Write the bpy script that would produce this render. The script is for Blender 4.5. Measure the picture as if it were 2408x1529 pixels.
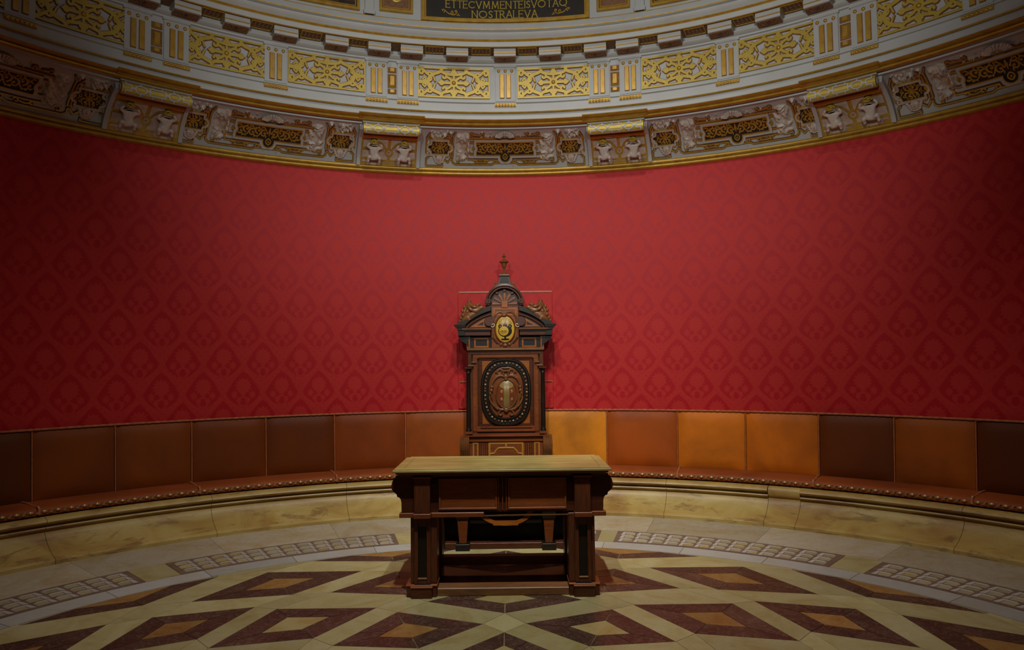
import bpy, bmesh, math, random
import numpy as np
from mathutils import Vector, Matrix

random.seed(7)
PI = math.pi
sc = bpy.context.scene
for o in list(bpy.data.objects):
    bpy.data.objects.remove(o)
COL = sc.collection

# ------------------------------------------------------------------ camera
R = 5.432                      # radius of the round room
cam_d = bpy.data.cameras.new('camera')
cam = bpy.data.objects.new('camera', cam_d)
COL.objects.link(cam)
cam_d.sensor_fit = 'HORIZONTAL'
cam_d.sensor_width = 36.0
cam_d.lens = 36.0 * 1650.0 / 2408.0
cam_d.clip_start = 0.05
yaw, pitch, roll = 0.0037, 0.0539, -0.0108
fw = Vector((math.sin(yaw) * math.cos(pitch), math.cos(yaw) * math.cos(pitch), math.sin(pitch)))
rt = Vector((math.cos(yaw), -math.sin(yaw), 0))
up = rt.cross(fw)
r2 = rt * math.cos(roll) + up * math.sin(roll)
u2 = up * math.cos(roll) - rt * math.sin(roll)
cam.matrix_world = Matrix(((r2.x, u2.x, -fw.x, 0.0475), (r2.y, u2.y, -fw.y, -2.6313), (r2.z, u2.z, -fw.z, 1.5464), (0, 0, 0, 1)))
sc.camera = cam

# ------------------------------------------------------------------ light
sc.view_settings.view_transform = 'Standard'
sc.view_settings.look = 'None'
sc.view_settings.exposure = 0.0
sc.view_settings.gamma = 1.0
sc.view_settings.use_curve_mapping = False
world = bpy.data.worlds.new('world')
sc.world = world
world.use_nodes = True
world.node_tree.nodes['Background'].inputs[0].default_value = (1.0, 0.8, 0.55, 1)
world.node_tree.nodes['Background'].inputs[1].default_value = 0.02

def spot(name, loc, aim, energy, angle, blend, size, col):
    l = bpy.data.lights.new(name, 'SPOT')
    l.energy = energy; l.spot_size = math.radians(angle); l.spot_blend = blend
    l.shadow_soft_size = size; l.color = col
    o = bpy.data.objects.new(name, l); COL.objects.link(o)
    o.location = loc
    o.rotation_euler = (Vector(aim) - Vector(loc)).to_track_quat('-Z', 'Y').to_euler()
    return o
WARM = (1.0, 0.97, 0.90)
spot('dome_spot', (-0.45, -0.3, 6.9), (-0.35, 4.2, 0.1), 500, 80, 1.0, 0.06, WARM)
spot('dome_spot', (0.45, -0.3, 6.9), (0.75, 4.2, 0.1), 500, 78, 1.0, 0.06, WARM)
spot('chair_spot', (-0.45, -0.1, 6.9), (-0.35, 4.2, 0.2), 360, 38, 1.0, 0.06, WARM)
spot('chair_spot', (0.45, -0.1, 6.9), (0.75, 4.4, 0.2), 720, 38, 1.0, 0.06, WARM)
spot('frieze_spot', (-0.9, -0.9, 3.6), (0.1, 4.7, 5.2), 290, 96, 1.0, 0.08, WARM)
spot('frieze_spot', (0.9, -0.9, 3.6), (0.8, 4.7, 5.2), 325, 96, 1.0, 0.08, WARM)
lamp = bpy.data.lights.new('dome_fill', 'POINT')  # unseen weak fill light, added under the dome
lamp.energy = 15; lamp.shadow_soft_size = 0.35; lamp.color = WARM
lo = bpy.data.objects.new('dome_fill', lamp); COL.objects.link(lo); lo.location = (0.0, -0.3, 6.2)

# ------------------------------------------------------------------ material helpers
class X:
    """tiny expression wrapper that builds Math nodes"""
    def __init__(s, nt, sock): s.nt, s.s = nt, sock
    def _op(s, op, *a, clamp=False):
        n = s.nt.nodes.new('ShaderNodeMath'); n.operation = op; n.use_clamp = clamp
        for i, q in enumerate((s,) + a):
            if isinstance(q, X): s.nt.links.new(q.s, n.inputs[i])
            else: n.inputs[i].default_value = q
        return X(s.nt, n.outputs[0])
    def __add__(s, o): return s._op('ADD', o)
    def __sub__(s, o): return s._op('SUBTRACT', o)
    def __mul__(s, o): return s._op('MULTIPLY', o)
    def __truediv__(s, o): return s._op('DIVIDE', o)
    def cos(s): return s._op('COSINE')
    def sin(s): return s._op('SINE')
    def abs(s): return s._op('ABSOLUTE')
    def sqrt(s): return s._op('SQRT')
    def rnd(s): return s._op('ROUND')
    def at2(s, o): return s._op('ARCTAN2', o)
    def lt(s, v): return s._op('LESS_THAN', v)
    def gt(s, v): return s._op('GREATER_THAN', v)
    def mx(s, o): return s._op('MAXIMUM', o)
    def mn(s, o): return s._op('MINIMUM', o)
    def clamp01(s): return s._op('ADD', 0.0, clamp=True)
    def sm(s, a, b):          # linear step a..b clamped
        return ((s - a) * (1.0 / (b - a))).clamp01()

def newmat(name):
    m = bpy.data.materials.new(name); m.use_nodes = True
    nt = m.node_tree; b = nt.nodes['Principled BSDF']
    return m, nt, b

def noise(nt, scale, detail=4, rough=0.6, vec=None, dist=0.0):
    n = nt.nodes.new('ShaderNodeTexNoise')
    n.inputs['Scale'].default_value = scale; n.inputs['Detail'].default_value = detail
    n.inputs['Roughness'].default_value = rough; n.inputs['Distortion'].default_value = dist
    if vec is not None: nt.links.new(vec, n.inputs['Vector'])
    return n.outputs['Fac']

def ramp(nt, fac, stops):
    r = nt.nodes.new('ShaderNodeValToRGB')
    e = r.color_ramp.elements
    while len(e) < len(stops): e.new(0.5)
    for q, (p, c) in zip(e, stops):
        q.position = p; q.color = (*c, 1)
    nt.links.new(fac, r.inputs[0])
    return r.outputs[0]

def mixc(nt, fac, a, b, mode='MIX'):
    n = nt.nodes.new('ShaderNodeMix'); n.data_type = 'RGBA'; n.blend_type = mode
    for i, q in ((0, fac), (6, a), (7, b)):
        if isinstance(q, X): q = q.s
        if isinstance(q, (tuple, list)): n.inputs[i].default_value = (*q, 1)
        elif isinstance(q, (int, float)): n.inputs[i].default_value = q
        else: nt.links.new(q, n.inputs[i])
    return n.outputs[2]

def coords(nt, kind='Object', scale=(1, 1, 1)):
    t = nt.nodes.new('ShaderNodeTexCoord')
    mp = nt.nodes.new('ShaderNodeMapping'); mp.inputs['Scale'].default_value = scale
    nt.links.new(t.outputs[kind], mp.inputs['Vector'])
    return mp.outputs[0]

def bump(nt, b, h, strength=0.2, dist=0.01):
    n = nt.nodes.new('ShaderNodeBump'); n.inputs['Strength'].default_value = strength; n.inputs['Distance'].default_value = dist
    nt.links.new(h, n.inputs['Height']); nt.links.new(n.outputs[0], b.inputs['Normal'])

def simple(name, c1, c2, scale=6, rough=0.5, metal=0.0, stretch=(1, 1, 1), detail=4, bmp=0.0, spec=0.5, pos=(0.3, 0.7)):
    m, nt, b = newmat(name)
    v = coords(nt, 'Object', stretch)
    n = noise(nt, scale, detail, 0.6, v, 0.3)
    nt.links.new(ramp(nt, n, [(pos[0], c1), (pos[1], c2)]), b.inputs['Base Color'])
    b.inputs['Roughness'].default_value = rough; b.inputs['Metallic'].default_value = metal
    b.inputs['Specular IOR Level'].default_value = spec
    if bmp: bump(nt, b, n, bmp)
    return m

M = {}
M['white'] = simple('stucco_white', (0.37, 0.375, 0.365), (0.415, 0.425, 0.425), 3, 0.55, bmp=0.03)
M['relief'] = simple('stucco_relief', (0.36, 0.28, 0.22), (0.53, 0.49, 0.44), 22, 0.5, bmp=0.15, pos=(0.35, 0.6))
M['wash'] = simple('stucco_glaze', (0.34, 0.24, 0.165), (0.49, 0.44, 0.38), 9, 0.5, bmp=0.1)
M['gold'] = simple('gilding', (0.36, 0.19, 0.020), (0.48, 0.30, 0.045), 14, 0.38, 0.35, bmp=0.08)
M['goldpale'] = simple('gilding_pale', (0.40, 0.275, 0.036), (0.48, 0.35, 0.060), 14, 0.42, 0.25, bmp=0.06)
M['umber'] = simple('umber_line', (0.14, 0.05, 0.015), (0.22, 0.09, 0.03), 20, 0.6)
M['black'] = simple('black_panel', (0.010, 0.007, 0.005), (0.02, 0.014, 0.01), 10, 0.6)
M['soffit'] = simple('soffit_brown', (0.13, 0.055, 0.025), (0.22, 0.10, 0.045), 24, 0.6, bmp=0.2)
M['skin'] = simple('stucco_flesh', (0.44, 0.35, 0.29), (0.56, 0.50, 0.45), 12, 0.45)

def woodmat(name, c1, c2, rough=0.35, stretch=(2.0, 14.0, 14.0), scale=3.0):
    m, nt, b = newmat(name)
    v = coords(nt, 'Object', stretch)
    n = noise(nt, scale, 6, 0.65, v, 1.2)
    n2 = noise(nt, 2.2, 3, 0.5, coords(nt, 'Object'))
    c = ramp(nt, n, [(0.3, c1), (0.7, c2)])
    c = mixc(nt, (X(nt, n2).sm(0.35, 0.75) * 0.55), c, tuple(q * 0.45 for q in c1))
    nt.links.new(c, b.inputs['Base Color'])
    b.inputs['Roughness'].default_value = rough
    b.inputs['Specular IOR Level'].default_value = 0.35
    bump(nt, b, n, 0.06)
    return m
M['wood'] = woodmat('mahogany', (0.050, 0.013, 0.005), (0.105, 0.028, 0.010))
M['woodv'] = woodmat('mahogany_upright', (0.070, 0.020, 0.008), (0.14, 0.040, 0.014), 0.33, (14.0, 14.0, 2.0))
M['woodred'] = woodmat('mahogany_red', (0.15, 0.036, 0.010), (0.25, 0.070, 0.018), 0.33)
M['woodlit'] = woodmat('mahogany_lit', (0.19, 0.046, 0.010), (0.30, 0.085, 0.019), 0.36)  # brighter copy of the red mahogany: light on the lower apron put into the colour
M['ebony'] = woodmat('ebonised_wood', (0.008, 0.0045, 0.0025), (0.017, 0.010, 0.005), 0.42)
M['inlay'] = woodmat('orange_inlay', (0.25, 0.065, 0.008), (0.36, 0.11, 0.014), 0.4)
M['inlayy'] = woodmat('yellow_inlay', (0.36, 0.155, 0.014), (0.47, 0.23, 0.025), 0.4)
M['carved'] = woodmat('carved_walnut', (0.13, 0.045, 0.013), (0.24, 0.095, 0.03), 0.32, (4, 4, 4))
M['tabletop'] = woodmat('worn_walnut_top', (0.33, 0.225, 0.060), (0.54, 0.46, 0.15), 0.30, (1.0, 12, 12))
M['footboard'] = woodmat('worn_footboard', (0.15, 0.062, 0.02), (0.25, 0.125, 0.045), 0.4)
M['emblem'] = simple('emblem_yellow', (0.46, 0.27, 0.02), (0.58, 0.38, 0.05), 5, 0.25)
M['ivory'] = simple('ivory_inlay', (0.34, 0.26, 0.17), (0.44, 0.36, 0.25), 8, 0.35)
M['shieldred'] = simple('shield_red', (0.15, 0.032, 0.014), (0.21, 0.05, 0.02), 8, 0.22)
M['shieldgold'] = simple('shield_gold', (0.18, 0.12, 0.034), (0.25, 0.17, 0.055), 8, 0.25)
M['brass'] = simple('brass_stud', (0.42, 0.33, 0.14), (0.60, 0.50, 0.26), 30, 0.3, 0.6)
M['braid'] = simple('braid', (0.22, 0.14, 0.035), (0.34, 0.23, 0.07), 60, 0.6)
M['grout'] = simple('floor_mortar', (0.24, 0.18, 0.085), (0.34, 0.27, 0.14), 12, 0.7)

def marble(name, c1, c2, c3, scale=2.4, rough=0.22, fleck=None, fl=0.0):
    m, nt, b = newmat(name)
    oi = nt.nodes.new('ShaderNodeObjectInfo')
    t = nt.nodes.new('ShaderNodeTexCoord')
    ad = nt.nodes.new('ShaderNodeVectorMath'); ad.operation = 'ADD'
    cmb = nt.nodes.new('ShaderNodeCombineXYZ')
    rr = X(nt, oi.outputs['Random']) * 37.0
    nt.links.new(rr.s, cmb.inputs[0]); nt.links.new((rr * 1.7).s, cmb.inputs[1])
    nt.links.new(t.outputs['Object'], ad.inputs[0]); nt.links.new(cmb.outputs[0], ad.inputs[1])
    v = ad.outputs[0]
    n = noise(nt, scale, 8, 0.65, v, 1.6)
    c = ramp(nt, n, [(0.28, c1), (0.5, c2), (0.72, c3)])
    n2 = noise(nt, scale * 3.1, 5, 0.6, v, 2.5)
    vein = ((X(nt, n2) - 0.5).abs()).sm(0.0, 0.03)
    c = mixc(nt, (vein * -0.35 + 0.35), c, fleck or c3)
    if fl:
        n3 = noise(nt, 38, 3, 0.7, v)
        c = mixc(nt, X(nt, n3).sm(0.64, 0.72) * fl, c, fleck)
    hv = (X(nt, oi.outputs['Random']) - 0.5) * 0.30 + 1.0
    hs = nt.nodes.new('ShaderNodeHueSaturation')
    nt.links.new(hv.s, hs.inputs['Value']); nt.links.new(c, hs.inputs['Color'])
    nt.links.new(hs.outputs[0], b.inputs['Base Color'])
    n4 = noise(nt, 9, 4, 0.6, v)
    nt.links.new((X(nt, n4) * 0.3 + (rough - 0.08)).s, b.inputs['Roughness'])
    return m
M['cream'] = marble('cream_marble', (0.34, 0.27, 0.10), (0.42, 0.38, 0.18), (0.47, 0.44, 0.25), 2.2, 0.30, (0.36, 0.25, 0.08))
M['ringstone'] = marble('pale_ring_marble', (0.38, 0.37, 0.30), (0.42, 0.425, 0.395), (0.44, 0.45, 0.44), 2.0, 0.28, (0.38, 0.32, 0.19))
M['margin'] = marble('stained_margin_stone', (0.36, 0.27, 0.13), (0.43, 0.385, 0.27), (0.45, 0.43, 0.36), 1.6, 0.34, (0.24, 0.14, 0.055), 0.5)
M['dark'] = marble('dark_brown_marble', (0.045, 0.021, 0.015), (0.066, 0.033, 0.023), (0.098, 0.053, 0.038), 2.6, 0.28, (0.26, 0.20, 0.14), 0.35)
M['orange'] = marble('orange_marble', (0.24, 0.095, 0.022), (0.30, 0.155, 0.042), (0.35, 0.22, 0.075), 3.5, 0.28, (0.42, 0.33, 0.16))
M['yellow'] = marble('yellow_marble', (0.33, 0.22, 0.055), (0.39, 0.31, 0.12), (0.44, 0.38, 0.19), 3.0, 0.28, (0.44, 0.38, 0.22))
M['tan'] = marble('tan_tessera', (0.30, 0.25, 0.13), (0.36, 0.32, 0.19), (0.42, 0.38, 0.26), 5, 0.3, (0.42, 0.38, 0.24))
M['slate'] = marble('grey_brown_tessera', (0.12, 0.075, 0.055), (0.16, 0.105, 0.08), (0.21, 0.15, 0.115), 4, 0.3, (0.3, 0.22, 0.16))
M['milk'] = marble('white_tessera', (0.42, 0.40, 0.34), (0.46, 0.45, 0.40), (0.50, 0.49, 0.45), 4, 0.3, (0.42, 0.38, 0.3))

def plinthmat():
    m, nt, b = newmat('yellow_limestone')
    v = coords(nt, 'Object', (1, 1, 2.2))
    n = noise(nt, 1.7, 7, 0.62, v, 0.8)
    c = ramp(nt, n, [(0.3, (0.30, 0.165, 0.042)), (0.52, (0.43, 0.30, 0.085)), (0.75, (0.52, 0.41, 0.16))])
    n2 = noise(nt, 2.6, 8, 0.7, coords(nt, 'Object', (1, 1, 5.0)), 0.6)
    c = mixc(nt, X(nt, n2).sm(0.54, 0.62) * 0.65, c, (0.17, 0.085, 0.03))
    nt.links.new(c, b.inputs['Base Color'])
    b.inputs['Roughness'].default_value = 0.45
    bump(nt, b, n2, 0.15)
    return m
M['stone'] = plinthmat()

def leathermat():
    m, nt, b = newmat('aged_leather')
    oi = nt.nodes.new('ShaderNodeObjectInfo')
    n = noise(nt, 1.6, 6, 0.6, coords(nt, 'Object'), 0.4)
    c = mixc(nt, X(nt, n).sm(0.35, 0.7) * 0.55, oi.outputs['Color'], (0.085, 0.020, 0.006))
    n2 = noise(nt, 60, 3, 0.6, coords(nt, 'Object'))
    nt.links.new(c, b.inputs['Base Color'])
    b.inputs['Roughness'].default_value = 0.55
    b.inputs['Specular IOR Level'].default_value = 0.2
    bump(nt, b, n2, 0.10, 0.004)
    return m
M['leather'] = leathermat()
M['piping'] = simple('leather_piping', (0.34, 0.10, 0.035), (0.46, 0.17, 0.07), 20, 0.4)

def damask():
    m, nt, b = newmat('red_silk_damask')
    t = nt.nodes.new('ShaderNodeTexCoord')
    sx = nt.nodes.new('ShaderNodeSeparateXYZ'); nt.links.new(t.outputs['Object'], sx.inputs[0])
    x, y, z = (X(nt, sx.outputs[i]) for i in range(3))
    n = noise(nt, 9, 3, 0.6, t.outputs['Object'])
    w = (X(nt, n) - 0.5)
    PU, PV = 0.3859, 0.609
    th = x.at2(y) * (180 / PI)
    side = th.gt(0.0)                 # two widths of cloth meet in the middle of the wall
    u = th * (side * (1 / 4.29 - 1 / 4.07) + 1 / 4.07) + w * 0.05 + 0.40 + side * 0.35
    v = (z - 1.29) / PV + w * 0.035
    s = (u * (2 * PI)).cos() + ((v * (2 * PI)).cos() * (PI / 2)).sin()
    # local coordinates around the nearest motif of the half-drop repeat
    k = s.lt(0.0) * 0.5
    xu = u + k; xv = v + k
    lx = ((xu - xu.rnd()) * PU).abs(); lz = (xv - xv.rnd()) * PV
    # dark pear-shaped ground
    upper = ((lz * -1.0 + 0.20).mx(0.0) / 0.22)._op('POWER', 0.72) * 0.168
    lower = (((lz * -1.0 - 0.02).mx(0.0) / 0.165)._op('POWER', 1.8) * -0.168) + 0.168
    ground = (upper.mn(lower) - lx).sm(-0.006, 0.010)
    fz = lz - 0.045
    d = (lx * lx + fz * fz * 0.85).sqrt()
    flower = ((lx.at2(fz) * 13.0).cos() * 0.009 + 0.073 - d).sm(-0.006, 0.008)
    stem = (lx * -1.0 + 0.018 + fz * 0.05).sm(-0.004, 0.006) * lz.sm(-0.075, -0.055) * (lz * -1.0).sm(0.0, 0.02)
    ax = lx - 0.088; az = lz + 0.045
    d2 = (ax * ax * 1.25 + az * az * 0.75).sqrt()
    leaf = ((ax.at2(az) * 8.0).cos() * 0.007 + 0.031 - d2).sm(-0.006, 0.008)
    hz = lz + 0.115
    d3 = (lx * lx + hz * hz * 0.7).sqrt()
    ringl = ((d3 - 0.042).abs() * -1.0 + 0.010).sm(-0.004, 0.006)
    bx = lx - 0.045; bz = lz + 0.10
    curl = ((bx * bx + bz * bz * 0.6).sqrt() * -1.0 + 0.022).sm(-0.006, 0.006)
    light = flower.mx(leaf).mx(ringl).mx(curl).mx(stem)
    dk = ground * (light * -1.0 + 1.0)
    # thin dark veins in the light bands
    vein = ((u * (10 * PI)).sin() * (v * (16 * PI)).sin()).gt(0.55) * 0.35
    motif = (dk.mx(vein * (ground * -1.0 + 1.0)) * -1.0 + 1.0)
    n2 = noise(nt, 240, 2, 0.6, coords(nt, 'Object', (1, 1, 3.0)))
    motif = (motif * 0.82 + X(nt, n2).sm(0.35, 0.7) * 0.18)
    c = mixc(nt, motif, (0.400, 0.0030, 0.0100), (0.475, 0.021, 0.0180))
    nt.links.new(c, b.inputs['Base Color'])
    nt.links.new((motif * 0.10 + 0.50).s, b.inputs['Roughness'])
    b.inputs['Specular IOR Level'].default_value = 0.28
    b.inputs['Sheen Weight'].default_value = 0.20
    b.inputs['Sheen Roughness'].default_value = 0.4
    b.inputs['Sheen Tint'].default_value = (0.9, 0.35, 0.25, 1)
    bump(nt, b, n2, 0.10, 0.003)
    return m
M['damask'] = damask()

# ------------------------------------------------------------------ mesh helpers
class MB:
    def __init__(s): s.v = []; s.f = []; s.m = []
    def add(s, vs, fs, mi=0):
        o = len(s.v); s.v += [tuple(q) for q in vs]
        for i, f in enumerate(fs):
            s.f.append([q + o for q in f]); s.m.append(mi[i] if isinstance(mi, list) else mi)
        return s
    def box(s, x0, x1, y0, y1, z0, z1, mi=0):
        vs = [(x, y, z) for x in (x0, x1) for y in (y0, y1) for z in (z0, z1)]
        return s.add(vs, [(0, 1, 3, 2), (4, 6, 7, 5), (0, 4, 5, 1), (2, 3, 7, 6), (0, 2, 6, 4), (1, 5, 7, 3)], mi)
    def prism(s, poly, y0, y1, mi=0, mi_side=None):
        """polygon in x,z extruded along y"""
        n = len(poly)
        vs = [(x, y0, z) for x, z in poly] + [(x, y1, z) for x, z in poly]
        fs = [list(range(n)), list(range(2 * n - 1, n - 1, -1))] + [(i, i + n, (i + 1) % n + n, (i + 1) % n) for i in range(n)]
        ms = [mi, mi] + [mi if mi_side is None else mi_side] * n
        return s.add(vs, fs, ms)
    def lathe(s, prof, c=(0, 0, 0), n=20, mi=0):
        vs = []; m = len(prof)
        for i in range(n):
            a = 2 * PI * i / n
            for r, z in prof: vs.append((c[0] + r * math.cos(a), c[1] + r * math.sin(a), c[2] + z))
        fs = []
        for i in range(n):
            j = (i + 1) % n
            for k in range(m - 1): fs.append((i * m + k, j * m + k, j * m + k + 1, i * m + k + 1))
        fs.append([i * m for i in range(n)][::-1]); fs.append([i * m + m - 1 for i in range(n)])
        return s.add(vs, fs, mi)
    def tube(s, path, rad, n=8, mi=0, flat=1.0):
        P = [Vector(p) for p in path]; L = len(P); vs = []
        if isinstance(rad, (list, tuple)) and len(rad) != L:
            rad = list(np.interp(np.linspace(0, 1, L), np.linspace(0, 1, len(rad)), rad))
        ref = Vector((0, -1, 0))
        for i, p in enumerate(P):
            t = (P[min(i + 1, L - 1)] - P[max(i - 1, 0)]).normalized()
            a = t.cross(ref)
            if a.length < 1e-3: a = t.cross(Vector((0, 0, 1)))
            if a.length < 1e-3: a = t.cross(Vector((1, 0, 0)))
            a.normalize(); b = a.cross(t)
            r = rad[i] if isinstance(rad, (list, tuple)) else rad
            for k in range(n):
                q = 2 * PI * k / n
                vs.append(p + a * (r * math.cos(q)) + b * (r * flat * math.sin(q)))
        fs = [(i * n + k, i * n + (k + 1) % n, (i + 1) * n + (k + 1) % n, (i + 1) * n + k) for i in range(L - 1) for k in range(n)]
        fs += [list(range(n))[::-1], [(L - 1) * n + k for k in range(n)]]
        return s.add(vs, fs, mi)
    def ell(s, c, r, n=12, m=8, mi=0):
        if not isinstance(r, (tuple, list)): r = (r, r, r)
        vs = [(c[0], c[1], c[2] + r[2])]
        for i in range(1, m):
            a = PI * i / m
            for k in range(n):
                q = 2 * PI * k / n
                vs.append((c[0] + r[0] * math.sin(a) * math.cos(q), c[1] + r[1] * math.sin(a) * math.sin(q), c[2] + r[2] * math.cos(a)))
        vs.append((c[0], c[1], c[2] - r[2])); e = len(vs) - 1
        fs = [(0, 1 + k, 1 + (k + 1) % n) for k in range(n)]
        for i in range(m - 2):
            o = 1 + i * n
            fs += [(o + k, o + n + k, o + n + (k + 1) % n, o + (k + 1) % n) for k in range(n)]
        o = 1 + (m - 2) * n
        fs += [(e, o + (k + 1) % n, o + k) for k in range(n)]
        return s.add(vs, fs, mi)
    def mapped(s, f):
        s.v = [tuple(f(*q)) for q in s.v]; return s
    def build(s, name, mats, parent=None, smooth=False, bevel=0.0):
        me = bpy.data.meshes.new(name)
        me.from_pydata(s.v, [], s.f)
        if not isinstance(mats, (list, tuple)): mats = [mats]
        for q in mats: me.materials.append(M[q] if isinstance(q, str) else q)
        me.polygons.foreach_set('material_index', s.m)
        bm = bmesh.new(); bm.from_mesh(me)
        bmesh.ops.recalc_face_normals(bm, faces=bm.faces)
        if bevel:
            ed = [e for e in bm.edges if len(e.link_faces) == 2 and e.calc_face_angle(0) > 0.6]
            bmesh.ops.bevel(bm, geom=ed, offset=bevel, segments=1, affect='EDGES', profile=0.5)
        bm.to_mesh(me); bm.free()
        if smooth:
            me.polygons.foreach_set('use_smooth', [True] * len(me.polygons))
            me.set_sharp_from_angle(angle=math.radians(38))
        me.update()
        return link(name, me, parent)

def link(name, me, parent=None):
    o = bpy.data.objects.new(name, me); COL.objects.link(o)
    if parent is not None: o.parent = parent
    return o
def copy(o, parent=None, rotz=None):
    c = o.copy(); COL.objects.link(c); c.parent = parent
    if rotz is not None: c.rotation_euler = (0, 0, rotz)
    return c
def copy_tree(o, parent=None, rotz=None):
    c = copy(o, parent, rotz)
    for ch in list(o.children): copy_tree(ch, c)
    return c
def empty(name, loc=(0, 0, 0)):
    o = bpy.data.objects.new(name, None); COL.objects.link(o); o.location = loc; o.empty_display_size = 0.1
    return o
def tag(o, label, cat, group=None):
    o['label'] = label; o['category'] = cat
    if group: o['group'] = group
    return o
def struct(o, label=None):
    o['kind'] = 'structure'
    if label: o['label'] = label
    return o
def pc(th, r, z):            # angle in degrees from +y towards +x
    a = math.radians(th); return (r * math.sin(a), r * math.cos(a), z)
def sector(prof, t0, t1, step=2.0, mi=0, mb=None, closed=True, mis=None):
    """profile [(r,z)] swept round the room's axis from angle t0 to t1"""
    mb = mb or MB(); m = len(prof); full = abs(t1 - t0 - 360) < 1e-6
    n = max(1, int(round((t1 - t0) / step)))
    cols = n if full else n + 1
    vs = [pc(t0 + (t1 - t0) * i / n, r, z) for i in range(cols) for r, z in prof]
    fs = []; ms = []
    e = m if closed else m - 1
    for i in range(n):
        j = (i + 1) % cols
        for k in range(e):
            fs.append((i * m + k, i * m + (k + 1) % m, j * m + (k + 1) % m, j * m + k)); ms.append(mis[k] if mis else mi)
    if closed and not full:
        fs.append(list(range(m))); fs.append([(cols - 1) * m + k for k in range(m)][::-1]); ms += [mi, mi]
    mb.add(vs, fs, ms); return mb
def reed(r, z0, z1, bulge, n=6):
    """half-round moulding profile points, bulging towards the room"""
    h = (z1 - z0) / 2; c = (z0 + z1) / 2
    return [(r - bulge * math.cos(a), c + h * math.sin(a)) for a in [(-PI / 2) + PI * i / n for i in range(n + 1)]]

# marching squares: the region F>0 as a plate with side walls
def iso_plate(F, us, vs, mapf, w0, w1, mb=None, mi=0, mis=1):
    mb = mb or MB()
    nu, nv = len(us), len(vs); ins = F > 0
    V = []; idx = {}
    def vert(key, u, v):
        if key not in idx:
            idx[key] = len(V); V.append(mapf(u, v, w1)); V.append(mapf(u, v, w0))
        return idx[key]
    faces = []; ms = []
    for i in range(nu - 1):
        for j in range(nv - 1):
            c = [(i, j), (i + 1, j), (i + 1, j + 1), (i, j + 1)]
            b = [ins[q] for q in c]
            if not any(b): continue
            poly = []; cross = []
            for k in range(4):
                a, d = c[k], c[(k + 1) % 4]
                if b[k]: poly.append(vert(('p',) + a, us[a[0]], vs[a[1]]))
                if b[k] != b[(k + 1) % 4]:
                    t = F[a] / (F[a] - F[d])
                    u = us[a[0]] + t * (us[d[0]] - us[a[0]]); v = vs[a[1]] + t * (vs[d[1]] - vs[a[1]])
                    q = vert(('e',) + (min(a, d), max(a, d)), u, v)
                    poly.append(q); cross.append((q, b[k]))
            if len(poly) >= 3:
                faces.append(poly); ms.append(mi)
            for k in range(len(cross)):
                if cross[k][1]:      # leaving the region: wall to the next entry
                    q0 = cross[k][0]; q1 = cross[(k + 1) % len(cross)][0]
                    faces.append([q0, q1, q1 + 1, q0 + 1]); ms.append(mis)
    mb.add(V, faces, ms)
    return mb
def strokeF(U, V, strokes):
    F = np.full(U.shape, -1e9)
    for pts, hw in strokes:
        for k in range(len(pts) - 1):
            (x0, y0), (x1, y1) = pts[k], pts[k + 1]
            dx, dy = x1 - x0, y1 - y0; L2 = dx * dx + dy * dy + 1e-12
            t = np.clip(((U - x0) * dx + (V - y0) * dy) / L2, 0, 1)
            h = hw if not isinstance(hw, tuple) else hw[0] + (hw[1] - hw[0]) * (k + t) / max(1, len(pts) - 1)
            F = np.maximum(F, h - np.hypot(U - x0 - t * dx, V - y0 - t * dy))
        if len(pts) == 1:
            F = np.maximum(F, hw - np.hypot(U - pts[0][0], V - pts[0][1]))
    return F
def spiral(cx, cy, r0, r1, a0, a1, n=14):
    return [(cx + (r0 + (r1 - r0) * i / n) * math.cos(a0 + (a1 - a0) * i / n), cy + (r0 + (r1 - r0) * i / n) * math.sin(a0 + (a1 - a0) * i / n)) for i in range(n + 1)]
def bez(p0, p1, p2, p3, n=10):
    o = []
    for i in range(n + 1):
        t = i / n; a = 1 - t
        o.append((a**3 * p0[0] + 3 * a * a * t * p1[0] + 3 * a * t * t * p2[0] + t**3 * p3[0], a**3 * p0[1] + 3 * a * a * t * p1[1] + 3 * a * t * t * p2[1] + t**3 * p3[1]))
    return o
def mirror(strokes, ax=True, ay=True):
    o = list(strokes)
    if ax: o += [([(-x, y) for x, y in p], h) for p, h in o]
    if ay: o += [([(x, -y) for x, y in p], h) for p, h in o]
    return o

# ================================================================== STRUCTURE: floor
floor = struct(sector([(0.0, -0.006), (R + 0.15, -0.006), (R + 0.15, -0.12), (0.0, -0.12)], 0, 360, 4).build('floor', 'grout'), 'round floor of inlaid marble lozenges')

def tile(name, poly, mat, parent, gap=0.0025, th=0.02):
    n = len(poly); cx = sum(p[0] for p in poly) / n; cy = sum(p[1] for p in poly) / n
    q = []
    for x, y in poly:
        d = math.hypot(x - cx, y - cy) or 1
        k = max(0.2, 1 - gap * 1.6 / d); q.append((cx + (x - cx) * k, cy + (y - cy) * k))
    vs = [(x, y, 0.0) for x, y in q] + [(x, y, -th) for x, y in q]
    fs = [list(range(n)), list(range(2 * n - 1, n - 1, -1))] + [(i, i + n, (i + 1) % n + n, (i + 1) % n) for i in range(n)]
    return MB().add(vs, fs).build(name, mat, parent)
def P2(r, th): return (r * math.sin(math.radians(th)), r * math.cos(math.radians(th)))
ROW_R = [3.37, 2.93, 2.535, 2.09, 1.63, 1.18]
ROW_P = [32.9, 33.2, 33.6, 37.0, 40.0, 44.0]
ROW_H = [10.5, 11.6, 11.2, 14.0, 15.5, 16.5]
ROW_U = [0.03, 0.32, 0.29, 0.32, 0.33, 0.31]
ROW_D = [0.27, 0.30, 0.27, 0.29, 0.27, 0.26]
RING0 = 3.405
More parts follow.
